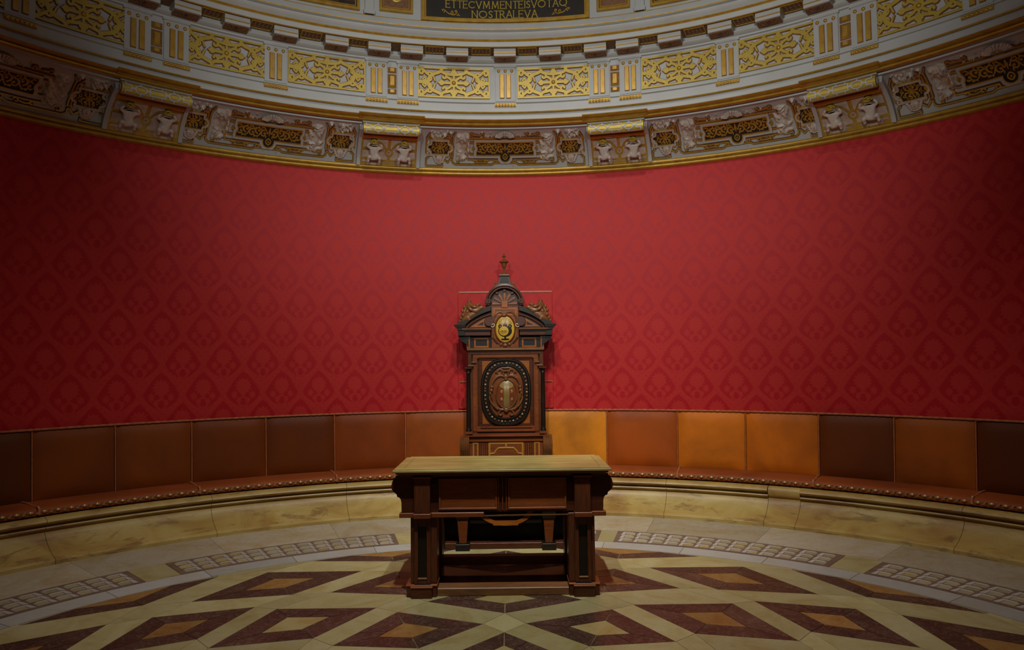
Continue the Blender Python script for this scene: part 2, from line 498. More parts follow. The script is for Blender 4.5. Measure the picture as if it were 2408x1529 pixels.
def cell(k, a):
    th = a * ROW_P[k]; r = ROW_R[k]
    return dict(T=P2(r + ROW_U[k], th), B=P2(r - ROW_D[k], th), L=P2(r, th - ROW_H[k]), R=P2(r, th + ROW_H[k]), th=th, c=P2(r, th))
def lerp(a, b, t): return (a[0] + (b[0] - a[0]) * t, a[1] + (b[1] - a[1]) * t)
rnd = random.Random(3)
for k in range(6):
    off = 0.5 if k % 2 == 0 else 0.0
    amax = int(105 / ROW_P[k]) + 1
    As = [a + off for a in range(-amax - 1, amax + 1)] if off else list(range(-amax, amax + 1))
    for a in As:
        if abs(a * ROW_P[k]) > 108: continue
        q = cell(k, a)
        if k == 0:
            # half lozenge against the ring: two dark strips and an orange wedge
            Lp, Rp, Bp = q['L'], q['R'], q['B']
            Lt, Rt = P2(RING0 - 0.012, q['th'] - ROW_H[0] * 0.50), P2(RING0 - 0.012, q['th'] + ROW_H[0] * 0.50)
            c0 = P2(3.235, q['th'])
            tile('dark_strip', [Lp, Lt, c0, Bp], 'dark', floor); tile('dark_strip', [Rp, Bp, c0, Rt], 'dark', floor)
            tile('wedge_inlay', [Lt, P2(RING0 - 0.008, q['th']), Rt, c0], 'orange', floor)
        else:
            s = 0.41
            cc = q['c']
            t_, r_, b_, l_ = (lerp(cc, q[n], s) for n in 'TRBL')
            for A, B, bq, aq in ((q['T'], q['R'], r_, t_), (q['R'], q['B'], b_, r_), (q['B'], q['L'], l_, b_), (q['L'], q['T'], t_, l_)):
                if rnd.random() < 0.35:
                    u = rnd.uniform(0.35, 0.65)
                    m0, m1 = lerp(A, B, u), lerp(aq, bq, u)
                    tile('dark_strip', [A, m0, m1, aq], 'dark', floor); tile('dark_strip', [m0, B, bq, m1], 'dark', floor)
                else: tile('dark_strip', [A, B, bq, aq], 'dark', floor)
            mt = 'yellow' if (k == 3 and a == 0) or rnd.random() < 0.35 else 'orange'
            tile('lozenge_inlay', [t_, r_, b_, l_], mt, floor)
        # cream bands to the row below
        if k < 5:
            for sg in (0.5, -0.5):
                d = cell(k + 1, a + sg)
                if sg > 0: tile('band_strip', [q['R'], d['T'], d['L'], q['B']], 'cream', floor, 0.0012)
                else: tile('band_strip', [q['L'], q['B'], d['R'], d['T']], 'cream', floor, 0.0012)
        n_ = cell(k, a + 1)
        if k == 0:
            d = cell(1, a + 0.5)
            tile('band_node', [q['R'], P2(RING0 - 0.003, q['th'] + ROW_H[0]), P2(RING0 - 0.003, (q['th'] + n_['th']) / 2), P2(RING0 - 0.003, n_['th'] - ROW_H[0]), n_['L'], d['T']], 'cream', floor, 0.0012)
        else:
            u_ = cell(k - 1, a + 0.5)
            if k < 5: tile('band_node', [u_['B'], n_['L'], cell(k + 1, a + 0.5)['T'], q['R']], 'cream', floor, 0.0012)
            else: tile('band_node', [u_['B'], n_['L'], n_['B'], P2(0.88, (q['th'] + n_['th']) / 2), q['B'], q['R']], 'cream', floor, 0.0012)
def arc_tile(name, r0, r1, t0, t1, mat, parent, gap=0.002, step=2.0):
    g = math.degrees(gap / r0)
    n = max(2, int((t1 - t0) / step)); 
    A = [P2(r0 + gap, t0 + g + (t1 - t0 - 2 * g) * i / n) for i in range(n + 1)]
    B = [P2(r1 - gap, t0 + g + (t1 - t0 - 2 * g) * i / n) for i in range(n + 1)]
    vs = [(x, y, z) for z in (0.0, -0.02) for x, y in A + B]
    N = n + 1; fs = []
    for i in range(n):
        fs += [(i, i + 1, N + i + 1, N + i), (2 * N + i, 3 * N + i, 3 * N + i + 1, 2 * N + i + 1), (i, 2 * N + i, 2 * N + i + 1, i + 1), (N + i, N + i + 1, 3 * N + i + 1, 3 * N + i)]
    fs += [(0, N, 3 * N, 2 * N), (n, 2 * N + n, 3 * N + n, N + n)]
    return MB().add(vs, fs).build(name, mat, parent)
for i in range(-10, 10):
    arc_tile('ring_slab', RING0, 3.605, i * 10.6 + 3, i * 10.6 + 13.6, 'ringstone', floor)
for i in range(-8, 8):
    arc_tile('margin_slab', 4.018, 4.64, i * 13.4 + 5, i * 13.4 + 18.4, 'margin', floor, gap=0.001)
# mosaic panels of small tesserae
for j, (m0, m1) in enumerate([(-12.6, 12.6), (14.8, 41.9), (45.8, 73.0), (-41.9, -14.8), (-73.0, -45.8)]):
    base = arc_tile('mosaic_panel', 3.613, 4.012, m0, m1, 'slate', floor)
    g0, g1 = m0 + 0.55, m1 - 0.55; nc = 13; dth = (g1 - g0) / nc
    white = MB()
    sgn = 1 if m0 > 0 else -1
    for c in range(nc):
        for rrow in range(3):
            ra = 3.64 + rrow * 0.115; rb = ra + 0.115; ta = g0 + c * dth; tb = ta + dth
            def cp(u, v, z=0.0015): return (*P2(ra + (rb - ra) * v, ta + (tb - ta) * u), z)
            u0, u1 = (0.30, 0.92) if sgn > 0 else (0.08, 0.70)
            pts = [cp(u0, 0.10), cp(u1, 0.10), cp(u1, 0.66), cp(u0, 0.66)]
            low = [(x, y, -0.004) for x, y, _ in pts]
            mt = 'yellow' if rnd.random() < 0.12 else 'tan'
            MB().add(pts + low, [(0, 1, 2, 3), (0, 4, 5, 1), (1, 5, 6, 2), (2, 6, 7, 3), (3, 7, 4, 0)]).build('tessera', mt, base)
            if sgn > 0: w = [cp(0.0, 0.06), cp(0.26, 0.10), cp(0.26, 0.70), cp(0.92, 0.70), cp(0.70, 0.93), cp(0.10, 0.93)]
            else: w = [cp(1.0, 0.06), cp(0.74, 0.10), cp(0.74, 0.70), cp(0.08, 0.70), cp(0.30, 0.93), cp(0.90, 0.93)]
            white.add(w + [(x, y, -0.004) for x, y, _ in w], [list(range(6))] + [(i, i + 6, (i + 1) % 6 + 6, (i + 1) % 6) for i in range(6)])
    wo = white.build('white_tesserae', 'milk', base); wo['kind'] = 'stuff'
for a0, a1 in ((12.6, 14.8), (41.9, 45.8), (73.0, 77.0), (-14.8, -12.6), (-45.8, -41.9), (-77.0, -73.0)):
    arc_tile('margin_slab', 3.610, 4.014, a0, a1, 'cream', floor, step=0.8)
for i in range(3):
    arc_tile('margin_slab', 3.610, 4.014, 77 + i * 10, 87 + i * 10, 'cream', floor); arc_tile('margin_slab', 3.610, 4.014, -87 - i * 10, -77 - i * 10, 'cream', floor)

# ================================================================== walls, ceiling
struct(sector([(R, 0.0), (R, 3.74), (R + 0.15, 3.74), (R + 0.15, 0.0)], -100, 100, 1.0).build('wall_back', 'damask', smooth=True), 'curved wall hung with red damask')
struct(sector([(R, 0.0), (R, 3.74), (R + 0.15, 3.74), (R + 0.15, 0.0)], 100, 260, 2.0).build('wall_front', 'damask', smooth=True), 'curved red damask wall behind the viewer')
RA = R - 0.73
struct(sector([(RA, 5.10), (RA, 6.6), (RA + 0.15, 6.6), (RA + 0.15, 5.10)], 0, 360, 1.5).build('wall_attic', 'white', smooth=True), 'white curved attic wall above the cornice')
dome = [(RA * math.cos(a), 6.6 + 2.2 * math.sin(a)) for a in [PI / 2 * i / 12 for i in range(13)]]
dome = [(max(r, 0.001), z) for r, z in dome]
struct(sector(dome + [(r + 0.12, z + 0.12) for r, z in dome[::-1]], 0, 360, 5).build('ceiling', 'white', smooth=True), 'white dome over the room')

# stone plinth under the bench
PL = [(.12, 0.0), (.12, .335), (.50, .335), (.545, .328), (.572, .312), (.578, .298), (.568, .284), (.535, .274), (.525, .268), (.525, .262), (.545, .256), (.552, .245), (.545, .234), (.525, .226), (.53, .20), (.555, .165), (.60, .125), (.66, .088), (.72, .062), (.765, .050), (.78, .044), (.795, .030), (.795, 0.0)]
PLB = [(.12, 0.0), (.12, .335), (.50, .335), (.53, .322), (.545, .300), (.545, .262), (.540, .240), (.525, .226), (.53, .20), (.555, .165), (.60, .125), (.66, .088), (.72, .062), (.765, .050), (.78, .044), (.795, .030), (.795, 0.0)]
plinth = struct(empty('baseboard_back'), 'curved yellow stone plinth carrying the bench')
cuts = [6.6, 19.5, 31.0, 34.4, 49.8, 65, 82, 100]
for sg in (1, -1):
    for a, b in zip(cuts[:-1], cuts[1:]):
        if sg < 0 and a == 31.0: continue
        if sg < 0 and a == 19.5: b = 34.4
        pr = PLB if (sg > 0 and a == 31.0) else PL
        t0, t1 = (a + 0.02, b - 0.02) if sg > 0 else (-b + 0.02, -a - 0.02)
        sector([(R - i, z) for i, z in pr], t0, t1, 1.0).build('plinth_block', 'stone', plinth, smooth=True)

sector([(R - 0.12, 0.0), (R - 0.12, 0.335), (R - 0.005, 0.335), (R - 0.005, 0.0)], -6.6, 6.6, 1.0).build('plinth_block', 'stone', plinth, smooth=True)

# ================================================================== leather bench
bench = tag(empty('wall_bench'), 'long curved brown leather bench running along the red wall', 'bench')
seams = [0.0, 12.1, 20.3, 27.85, 35.45, 42.6, 49.6, 57.0, 64.5, 72.0, 79.5, 87.0]
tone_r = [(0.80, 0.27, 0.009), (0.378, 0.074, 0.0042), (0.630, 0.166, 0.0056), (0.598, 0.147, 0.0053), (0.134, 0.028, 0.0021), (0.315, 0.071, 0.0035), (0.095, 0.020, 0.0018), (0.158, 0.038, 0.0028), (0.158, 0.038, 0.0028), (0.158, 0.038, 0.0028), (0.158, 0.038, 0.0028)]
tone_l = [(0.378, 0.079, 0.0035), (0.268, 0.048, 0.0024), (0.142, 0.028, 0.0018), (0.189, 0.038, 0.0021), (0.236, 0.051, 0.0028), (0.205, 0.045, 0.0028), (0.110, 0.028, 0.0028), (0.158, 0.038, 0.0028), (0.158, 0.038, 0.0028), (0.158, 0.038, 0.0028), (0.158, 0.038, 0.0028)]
def back_panel(t0, t1):
    n = 16; m = 12; V = []; g = 0.10
    for i in range(n + 1):
        for j in range(m + 1):
            u = i / n; v = j / m
            pf = (1 - (2 * u - 1) ** 8) * (1 - (2 * v - 1) ** 8)
            ins = 0.155 - 0.055 * v - 0.028 * (1 - pf)
            V.append(pc(t0 + g + (t1 - t0 - 2 * g) * u, R - ins, 0.405 + 0.605 * v))
    for i in range(n + 1):
        for j in range(m + 1):
            V.append(pc(t0 + g + (t1 - t0 - 2 * g) * i / n, R - 0.02, 0.405 + 0.605 * j / m))
    N = (n + 1) * (m + 1); w = m + 1; fs = []
    for i in range(n):
        for j in range(m):
            a = i * w + j
            fs.append((a, a + 1, a + w + 1, a + w)); fs.append((N + a, N + a + w, N + a + w + 1, N + a + 1))
        for j in (0, m):
            a = i * w + j; fs.append((a, a + w, N + a + w, N + a))
    for j in range(m):
        for i in (0, n):
            a = i * w + j; fs.append((a, a + 1, N + a + 1, N + a))
    return MB().add(V, fs)
for sg, tones in ((1, tone_r), (-1, tone_l)):
    for i in range(len(seams) - 1):
        t0, t1 = seams[i] * sg, seams[i + 1] * sg
        if t0 > t1: t0, t1 = t1, t0
        o = back_panel(t0, t1).build('back_panel', 'leather', bench, smooth=True)
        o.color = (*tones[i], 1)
        # piped upper edge with small scallops
        n = int((t1 - t0) / 0.12)
        path = [pc(t0 + (t1 - t0) * k / n, R - 0.085, 1.013) for k in range(n + 1)]
        MB().tube(path, [0.007 + 0.004 * abs(math.sin(k * 0.55)) for k in range(n + 1)], 6).build('edge_piping', 'piping', o, smooth=True)
        if sg * seams[i + 1] in (t0, t1):
            e = seams[i + 1] * sg
            MB().tube([pc(e, R - 0.128 + 0.05 * v, 0.41 + 0.6 * v) for v in [q / 8 for q in range(9)]], 0.006, 6).build('seam_piping', 'piping', o, smooth=True)
sseams = [6.8, 20.7, 35.65, 50.4, 65, 79.5]
SP = [(.14, .345), (.50, .345), (.515, .352), (.52, .372), (.515, .395), (.50, .408), (.45, .416), (.3, .418), (.14, .412)]
stud_me = MB().ell((0, 0, 0), (0.020, 0.009, 0.011), 10, 6).build('stud', 'brass', None, smooth=True)
stud_mesh = stud_me.data; bpy.data.objects.remove(stud_me)
for sg in (1, -1):
    for i in range(len(sseams) - 1):
        t0, t1 = sorted((sseams[i] * sg, sseams[i + 1] * sg))
        o = sector([(R - a, z) for a, z in SP], t0 + 0.05, t1 - 0.05, 1.0).build('seat_cushion', 'leather', bench, smooth=True)
        o.color = (0.30, 0.068, 0.014, 1)
        e = sseams[i + 1] * sg
        MB().tube([pc(e - 0.1 + 0.2 * q / 6, R - 0.16 - 0.35 * q / 6, 0.418 + 0.004 * math.sin(q)) for q in range(7)] + [pc(e + 0.1, R - 0.521, 0.40), pc(e + 0.1, R - 0.523, 0.36)], 0.011, 6).build('seam_piping', 'piping', o, smooth=True)
        n = int((t1 - t0) / 1.08); br = MB()
        for k in range(n):
            th = t0 + (t1 - t0) * (k + 0.5) / n
            s_ = link('stud', stud_mesh, o); s_.location = pc(th, R - 0.524, 0.381); s_.rotation_euler = (0, 0, -math.radians(th))
            th2 = t0 + (t1 - t0) * (k + 0.02) / n
            a, b = pc(th2 - 0.16, R - 0.524, 0.366), pc(th2 + 0.16, R - 0.524, 0.392)
            br.tube([a, b], 0.006, 5); br.tube([pc(th2 - 0.05, R - 0.523, 0.364), pc(th2 + 0.10, R - 0.523, 0.37)], 0.004, 5)
        bo = br.build('braid_trim', 'braid', o); bo['kind'] = 'stuff'
# ================================================================== red panel on the wall behind the chair
fp = MB().box(-0.527, 0.535, 5.362, 5.385, 1.03, 2.365).build('fabric_panel', 'damask', None, bevel=0.004)
tag(fp, 'flat red damask panel with its lit edges painted pale, fixed to the wall behind the throne', 'wall panel')
MB().box(-0.527, 0.535, 5.354, 5.364, 2.350, 2.366).build('edge_strip', 'piping', fp)  # paler trim: the top-lit edge is put into the colour
for x in (-0.530, 0.528): MB().box(x - 0.004, x + 0.006, 5.352, 5.364, 1.04, 2.350).build('edge_strip', 'damask', fp)
for x0, x1 in ((-0.527, -0.44), (0.44, 0.535)): MB().box(x0, x1, 5.350, 5.364, 1.332, 1.341).build('edge_strip', 'piping', fp)  # short lit highlights along the seam, painted as pale strips

# ================================================================== CORNICE
def ring_part(name, ins_prof, mats, t0=0, t1=360, step=1.5, parent=None, mis=None, back=0.02):
    pr = [(R - i, z) for i, z in ins_prof]
    pr = pr + [(R + back, ins_prof[-1][1]), (R + back, ins_prof[0][1])]
    m = (mis + [0] * (len(pr) - len(mis))) if mis else None
    return sector(pr, t0, t1, step, mis=m).build(name, mats, parent, smooth=True)
def reedi(i, z0, z1, b): return [(R - r, z) for r, z in reed(R - i, z0, z1, b)]

t1_ = struct(ring_part('trim_1', [(0.0, 3.712), (0.03, 3.714)] + reedi(0.035, 3.718, 3.752, 0.018) + reedi(0.045, 3.756, 3.796, 0.020) + [(0.03, 3.80)], 'gold'), 'gilded double moulding between red wall and frieze')
# cove
def cove(t):
    i = 0.035 + 0.455 * (0.42 * t + 0.58 * (1 - math.cos(PI * t / 2)))
    z = 3.798 + 0.302 * (0.42 * t + 0.58 * math.sin(PI * t / 2))
    return i, z
def cove_n(t):
    a, b = cove(t - 0.01), cove(t + 0.01)
    d = (b[0] - a[0], b[1] - a[1]); L = math.hypot(*d)
    return (d[1] / L, -d[0] / L)          # towards the room and down (inset, z)
def cv(th, t, w=0.0):
    i, z = cove(t); n = cove_n(t)
    return pc(th, R - i - n[0] * w, z + n[1] * w)
t2_ = struct(ring_part('trim_2', [cove(q / 12) for q in range(13)], 'white', back=0.01), 'white cove of the ornate frieze')
t3p = [(0.49, 4.097), (0.53, 4.097), (0.535, 4.119), (0.56, 4.12)]
t3 = ring_part('trim_3', t3p + [(0.585, 4.106), (0.62, 4.112), (0.628, 4.124), (0.61, 4.136), (0.65, 4.141), (0.668, 4.150), (0.655, 4.160), (0.62, 4.163), (0.62, 4.232)] + reedi(0.64, 4.228, 4.246, 0.02) + [(0.63, 4.252), (0.63, 4.340), (0.65, 4.345), (0.65, 4.356), (0.60, 4.366)], ['white', 'gold', 'umber'], mis=[0, 0, 0, 2, 1, 1, 1, 1, 1, 1, 1, 0, 0] + [1] * 7 + [0] * 6)
struct(t3, 'white and gold architrave above the frieze')
RF = R - 0.60
t4 = ring_part('trim_4', [(0.60, 4.366), (0.60, 4.76), (0.625, 4.764), (0.63, 4.778), (0.66, 4.786), (0.68, 4.80), (0.68, 4.812), (0.62, 4.816), (0.62, 4.90)], 'white')
struct(t4, 'white frieze band with gilded strapwork panels')
t5 = ring_part('trim_5', [(0.62, 4.872), (0.835, 4.872), (0.845, 4.862), (0.855, 4.868), (0.86, 4.915)] + reedi(0.862, 4.916, 4.927, 0.010) + reedi(0.866, 4.928, 4.940, 0.010) + [(0.868, 4.943), (0.885, 4.955), (0.915, 4.978), (0.92, 4.99), (0.90, 4.998), (0.875, 5.028), (0.845, 5.052), (0.84, 5.056), (0.842, 5.066), (0.80, 5.075), (0.80, 5.095), (0.79, 5.145), (0.764, 5.152), (0.764, 5.166), (0.73, 5.18)], ['white', 'gold', 'soffit'],
               mis=[2, 1, 1, 0, 0] + [1] * 14 + [0, 0, 0, 0, 0, 0, 0, 1, 1, 0, 0, 0, 1, 0])
struct(t5, 'white projecting cornice with gold lines')

def rotz_of(th): return -math.radians(th)
def place(proto, th, parent, name=None):
    """copy of a mesh built at angle 0, turned round the room's axis"""
    c = copy(proto, parent, rotz_of(th)); return c
protos = []
def proto(o): protos.append(o); return o

# ---- strapwork panels
def fz(u, z, w): return pc(u, RF - w, z)         # u in degrees
LW = 4.62; ZB, ZT = 4.402, 4.735
def lattice_strokes():
    S = []
    kx = 1.0; 
    q = [([(0, 0)], 52), ([(0, 0), (170, 0)], 17), ([(165, 0)], 34), ([(165, 0), (212, 0)], (30, 4)),
         ([(0, 0), (0, 105)], 13), ([(0, 148)], 26), ([(0, 120), (0, 150)], 12), ([(30, 128)], 14),
         (bez((0, 104), (60, 95), (95, 118), (130, 118)), 17), (spiral(132, 78, 40, 14, PI / 2, PI / 2 + 4.6), 13),
         (bez((40, 40), (70, 66), (80, 70), (105, 70)), 15),
         ([(165, 182), (165, 150)], 20), (bez((130, 118), (150, 125), (160, 135), (165, 150)), 18),
         (bez((165, 150), (200, 115), (250, 120), (285, 92)), 20), (bez((285, 92), (330, 76), (330, 40), (352, 0)), 21),
         ([(345, 0), (470, 0)], 20), ([(385, 0)], 34), ([(440, 0)], 24), ([(352, 0), (318, 28)], 13),
         (bez((285, 92), (300, 130), (330, 128), (352, 112)), 13), (bez((345, 95), (380, 118), (400, 150), (440, 160)), 16),
         (spiral(428, 122, 40, 12, PI / 2, PI / 2 - 4.9), 13), ([(390, 62), (418, 34)], 10), ([(390, 62), (372, 40)], 10),
         (bez((285, 92), (262, 60), (262, 40), (250, 20)), 9), (bez((300, 60), (290, 40), (300, 20), (322, 14)), 8)]
    S = mirror(q)
    return S
us = np.linspace(-486, 486, 190); vs = np.linspace(-188, 188, 74)
Ug, Vg = np.meshgrid(us, vs, indexing='ij')
Fl = strokeF(Ug, Vg, lattice_strokes())
Fl = np.maximum(Fl, np.maximum(np.abs(Ug) - 466, np.abs(Vg) - 166))
Fl = np.minimum(Fl, np.minimum(484.9 - np.abs(Ug), 187 - np.abs(Vg)))
def lmap(u, v, w): return fz(u / 486 * LW, (ZB + ZT) / 2 + v / 188 * (ZT - ZB) / 2, w)
lat = proto(iso_plate(Fl, us, vs, lmap, 0.0, 0.016).build('strapwork_panel', ['goldpale', 'umber']))
lat_o = proto(iso_plate(np.minimum(Fl + 9, np.minimum(485.5 - np.abs(Ug), 187.5 - np.abs(Vg))), us, vs, lmap, 0.0, 0.004, None, 0, 0).build('strapwork_outline', 'umber'))
bossm = MB().ell((0, 0, 0), (0.022, 0.018, 0.022), 14, 8).mapped(lambda x, y, z: (x, RF - 0.016 + y, z + (ZB + ZT) / 2))
boss = proto(bossm.build('boss', 'gold', None, smooth=True))
LAT = [(1.75, 11.05), (17.6, 26.7), (29.35, 38.0), (43.8, 52.1), (54.4, 63.0)]
for a, b in LAT:
    for sg in (1, -1):
        c = sg * (a + b) / 2 + 0.15
        o = place(lat, c, t4); place(boss, 0, o); place(lat_o, 0, o)
# frame lines of dark umber round each panel
def bandbox(mb, u0, u1, z0, z1, w0, w1, mapf=None, n=3, mi=0):
    mapf = mapf or fz
    V = []
    for i in range(n + 1):
        u = u0 + (u1 - u0) * i / n
        V += [mapf(u, z0, w0), mapf(u, z1, w0), mapf(u, z1, w1), mapf(u, z0, w1)]
    fs = []
    for i in range(n):
        for k in range(4): fs.append((i * 4 + k, i * 4 + (k + 1) % 4, i * 4 + 4 + (k + 1) % 4, i * 4 + 4 + k))
    fs += [(0, 1, 2, 3), (n * 4 + 3, n * 4 + 2, n * 4 + 1, n * 4)]
    mb.add(V, fs, mi); return mb
# ---- triglyphs
tg_block = proto(bandbox(MB(), -1.28, 1.28, 4.372, 4.742, 0.0, 0.020).build('triglyph', 'white'))
cap_block = proto(bandbox(MB(), -1.42, 1.42, 4.742, 4.764, 0.0, 0.032).build('triglyph_cap', 'white'))
def glyph_bar():
    mb = bandbox(MB(), -0.24, 0.24, 4.405, 4.665, 0.02, 0.034, mi=0)
    bandbox(mb, -0.30, 0.30, 4.399, 4.671, 0.02, 0.0225, mi=1)
    return mb.build('glyph_bar', ['gold', 'umber'])
gbar = proto(glyph_bar())
bead = proto(MB().ell((0, 0, 0), (0.017, 0.014, 0.017), 12, 8).mapped(lambda x, y, z: (x, RF - 0.026 + y, z + 4.702)).build('bead', 'gold', None, smooth=True))
rg = MB(); fr_ = lambda u, z, w: pc(u, R - 0.63 - w, z)
bandbox(rg, -1.38, 1.38, 4.304, 4.338, 0.0, 0.020, fr_)
for k in range(7):
    e = MB().ell((0, 0, 0), (0.0135, 0.010, 0.014), 8, 6)
    p_ = fr_(-1.17 + 2.34 * k / 6, 4.316, 0.022)
    rg.add([(x + p_[0], y + p_[1], z + p_[2]) for x, y, z in e.v], e.f)
reg = proto(rg.build('regula', 'gold', None, smooth=True))
def triglyph(th):
    t = place(tg_block, th, t4); place(cap_block, 0, t)
    for s_ in (-0.42, 0.42): place(gbar, s_, t)
    for s_ in (-0.85, 0.0, 0.85): place(bead, s_, t)
    place(reg, 0, t)
def gem(mb, u0, u1, z0, z1, w0=0.0, w1=0.022, mapf=None):
    mapf = mapf or fz
    uc, zc = (u0 + u1) / 2, (z0 + z1) / 2; k = 0.55
    V = [mapf(u0, z0, w0), mapf(u1, z0, w0), mapf(u1, z1, w0), mapf(u0, z1, w0)] + [mapf(uc + (u - uc) * k, zc + (z - zc) * 0.72, w1) for u, z in ((u0, z0), (u1, z0), (u1, z1), (u0, z1))]
    mb.add(V, [(4, 5, 6, 7), (0, 1, 5, 4), (1, 2, 6, 5), (2, 3, 7, 6), (3, 0, 4, 7)])
    return mb
gems = []
for z0, z1 in ((4.418, 4.462), (4.482, 4.622), (4.645, 4.695)):
    gm = gem(MB(), -0.46, 0.46, z0, z1); 
    bandbox(gm, -0.56, 0.56, z0 - 0.006, z1 + 0.006, 0.0, 0.004, mi=1)
    gems.append(proto(gm.build('gem_block', ['gold', 'umber'])))
for th in (0.36, 28.05, -28.05, 53.3, -53.3): triglyph(th)
for th in (14.35, -14.05, 40.9, -40.8, 65.0, -65.0):
    for d in (-1.95, 1.95): triglyph(th + d)
    for g in gems: place(g, th, t4)
# ---- modillions with panelled soffits
fm = lambda u, z, w: pc(u, R - 0.62 - w, z)
mod = proto(bandbox(MB(), -1.42, 1.42, 4.792, 4.872, 0.0, 0.18, fm, 2).build('modillion', 'white'))
mod_b = proto(bandbox(MB(), -1.34, 1.34, 4.783, 4.792, 0.03, 0.170, fm, 2).build('modillion_soffit', 'soffit'))
mod_g = proto(bandbox(MB(), -1.46, 1.46, 4.822, 4.831, 0.0, 0.187, fm, 2).build('modillion_fillet', 'gold'))
lf = MB()
for k in range(5):
    a = -0.9 + 0.45 * k
    lf.tube([fm(0.15 * a, 4.782, 0.05), fm(a * 0.7, 4.779, 0.10), fm(a * 1.15, 4.782, 0.155)], [0.004, 0.010, 0.004], 6)
mod_l = proto(lf.build('acanthus_leaf', 'soffit', None, smooth=True))
cof = MB()
bandbox(cof, -1.25, 1.25, 4.862, 4.872, 0.03, 0.045, fm, 2); bandbox(cof, -1.25, 1.25, 4.862, 4.872, 0.185, 0.20, fm, 2)
bandbox(cof, -1.25, -1.10, 4.862, 4.872, 0.045, 0.185, fm, 2); bandbox(cof, 1.10, 1.25, 4.862, 4.872, 0.045, 0.185, fm, 2)
for a in (-0.7, -0.23, 0.23, 0.7):
    for w in (0.075, 0.115, 0.155):
        e = MB().ell((0, 0, 0), (0.012, 0.012, 0.008), 6, 4); p_ = fm(a, 4.868, w)
        cof.add([(x + p_[0], y + p_[1], z + p_[2]) for x, y, z in e.v], e.f, 1)
coffer = proto(cof.build('soffit_coffer', ['gold', 'soffit']))
MODS = [0.36, 6.25, 12.1, 16.2, 21.5, 27.6, 33.2, 38.6, 42.9, 48.3, 53.8, 59.5]
mods = sorted(MODS + [-m + 0.4 for m in MODS[1:]])
for th in mods:
    o = place(mod, th, t5); place(mod_b, 0, o); place(mod_g, 0, o); place(mod_l, 0, o)
for a, b in zip(mods[:-1], mods[1:]):
    if b - a > 5: place(coffer, (a + b) / 2, t5)

# ---- cove ornament: each bay between two brackets
BAY = 9.9       # half width in degrees
mpd = math.radians(1) * (R - 0.25)      # metres of arc per degree
def cvm(u, v, w):            # u in degrees, v = 0..1 up the cove
    return cv(u, v, w)
COVE_L = 0.40                # length of the cove profile in metres
def cove_grid(u0, u1, v0, v1, res=0.006):
    us = np.linspace(u0, u1, max(8, int((u1 - u0) * mpd / res))); vs = np.linspace(v0, v1, max(6, int((v1 - v0) * COVE_L / res)))
    Ug, Vg = np.meshgrid(us, vs, indexing='ij')
    return us, vs, Ug * mpd * 1000, Vg * COVE_L * 1000      # strokes in millimetres
# black cartouche: outline shape in mm, centred at (0, 205)
cu, cvs, CU, CV = cove_grid(-4.6, 4.6, 0.14, 0.86, 0.004)
def rect(U, V, cx, cy, a, b): return np.minimum(a - np.abs(U - cx), b - np.abs(V - cy))
def disc(U, V, cx, cy, r): return r - np.hypot(U - cx, V - cy)
Fb = np.maximum(rect(CU, CV, 0, 205, 318, 62), disc(CU, CV, 0, 128, 52))
Fb = np.minimum(Fb, -disc(CU, CV, 348, 205, 44)); Fb = np.minimum(Fb, -disc(CU, CV, -348, 205, 44))
black_p = proto(iso_plate(Fb, cu, cvs, cvm, 0.0, 0.010, mis=0).build('cartouche', 'black'))
Ff = np.minimum(Fb + 30, -Fb - 3)
frame_p = proto(iso_plate(Ff, cu, cvs, cvm, 0.0, 0.024).build('cartouche_frame', ['white', 'gold']))
Fg = np.minimum(Fb + 9, -Fb)
frame_g = proto(iso_plate(Fg, cu, cvs, cvm, 0.0, 0.027).build('cartouche_fillet', ['gold', 'umber']))
def arabesque():
    q = [([(0, 215)], 13), ([(0, 180), (0, 240)], (4, 7)), (bez((0, 150), (30, 140), (34, 110), (0, 95)), 5), ([(0, 122)], 8), ([(12, 108)], 5)]
    for k in range(5):
        c = 52 + 58 * k; up_ = 1 if k % 2 else -1; cy_ = 205 + 14 * up_
        q += [(spiral(c, cy_, 33, 6, -up_ * 1.4, up_ * 5.2, 22), (6, 4)), ([(c, cy_)], 6)]
        q += [(bez((c - 30, 205 + 8 * up_), (c - 14, 205 - 40 * up_), (c + 10, 205 - 52 * up_), (c + 30, 205 - 38 * up_), 8), (6, 3))]
        for a in (0.4, 1.6, 2.7, 4.0): q.append(([(c + 31 * math.cos(a), cy_ + 31 * math.sin(a)), (c + 43 * math.cos(a + 0.3), cy_ + 43 * math.sin(a + 0.3))], (6, 2)))
        q.append(([(c + 28, 205 - 46 * up_)], 6)); q.append(([(c + 4, 205 - 50 * up_)], 5))
    return mirror(q, True, False)
Fa = np.minimum(strokeF(CU, CV, arabesque()), Fb - 5)
arab = proto(iso_plate(Fa, cu, cvs, cvm, 0.010, 0.017, mis=0).build('arabesque', 'gold'))
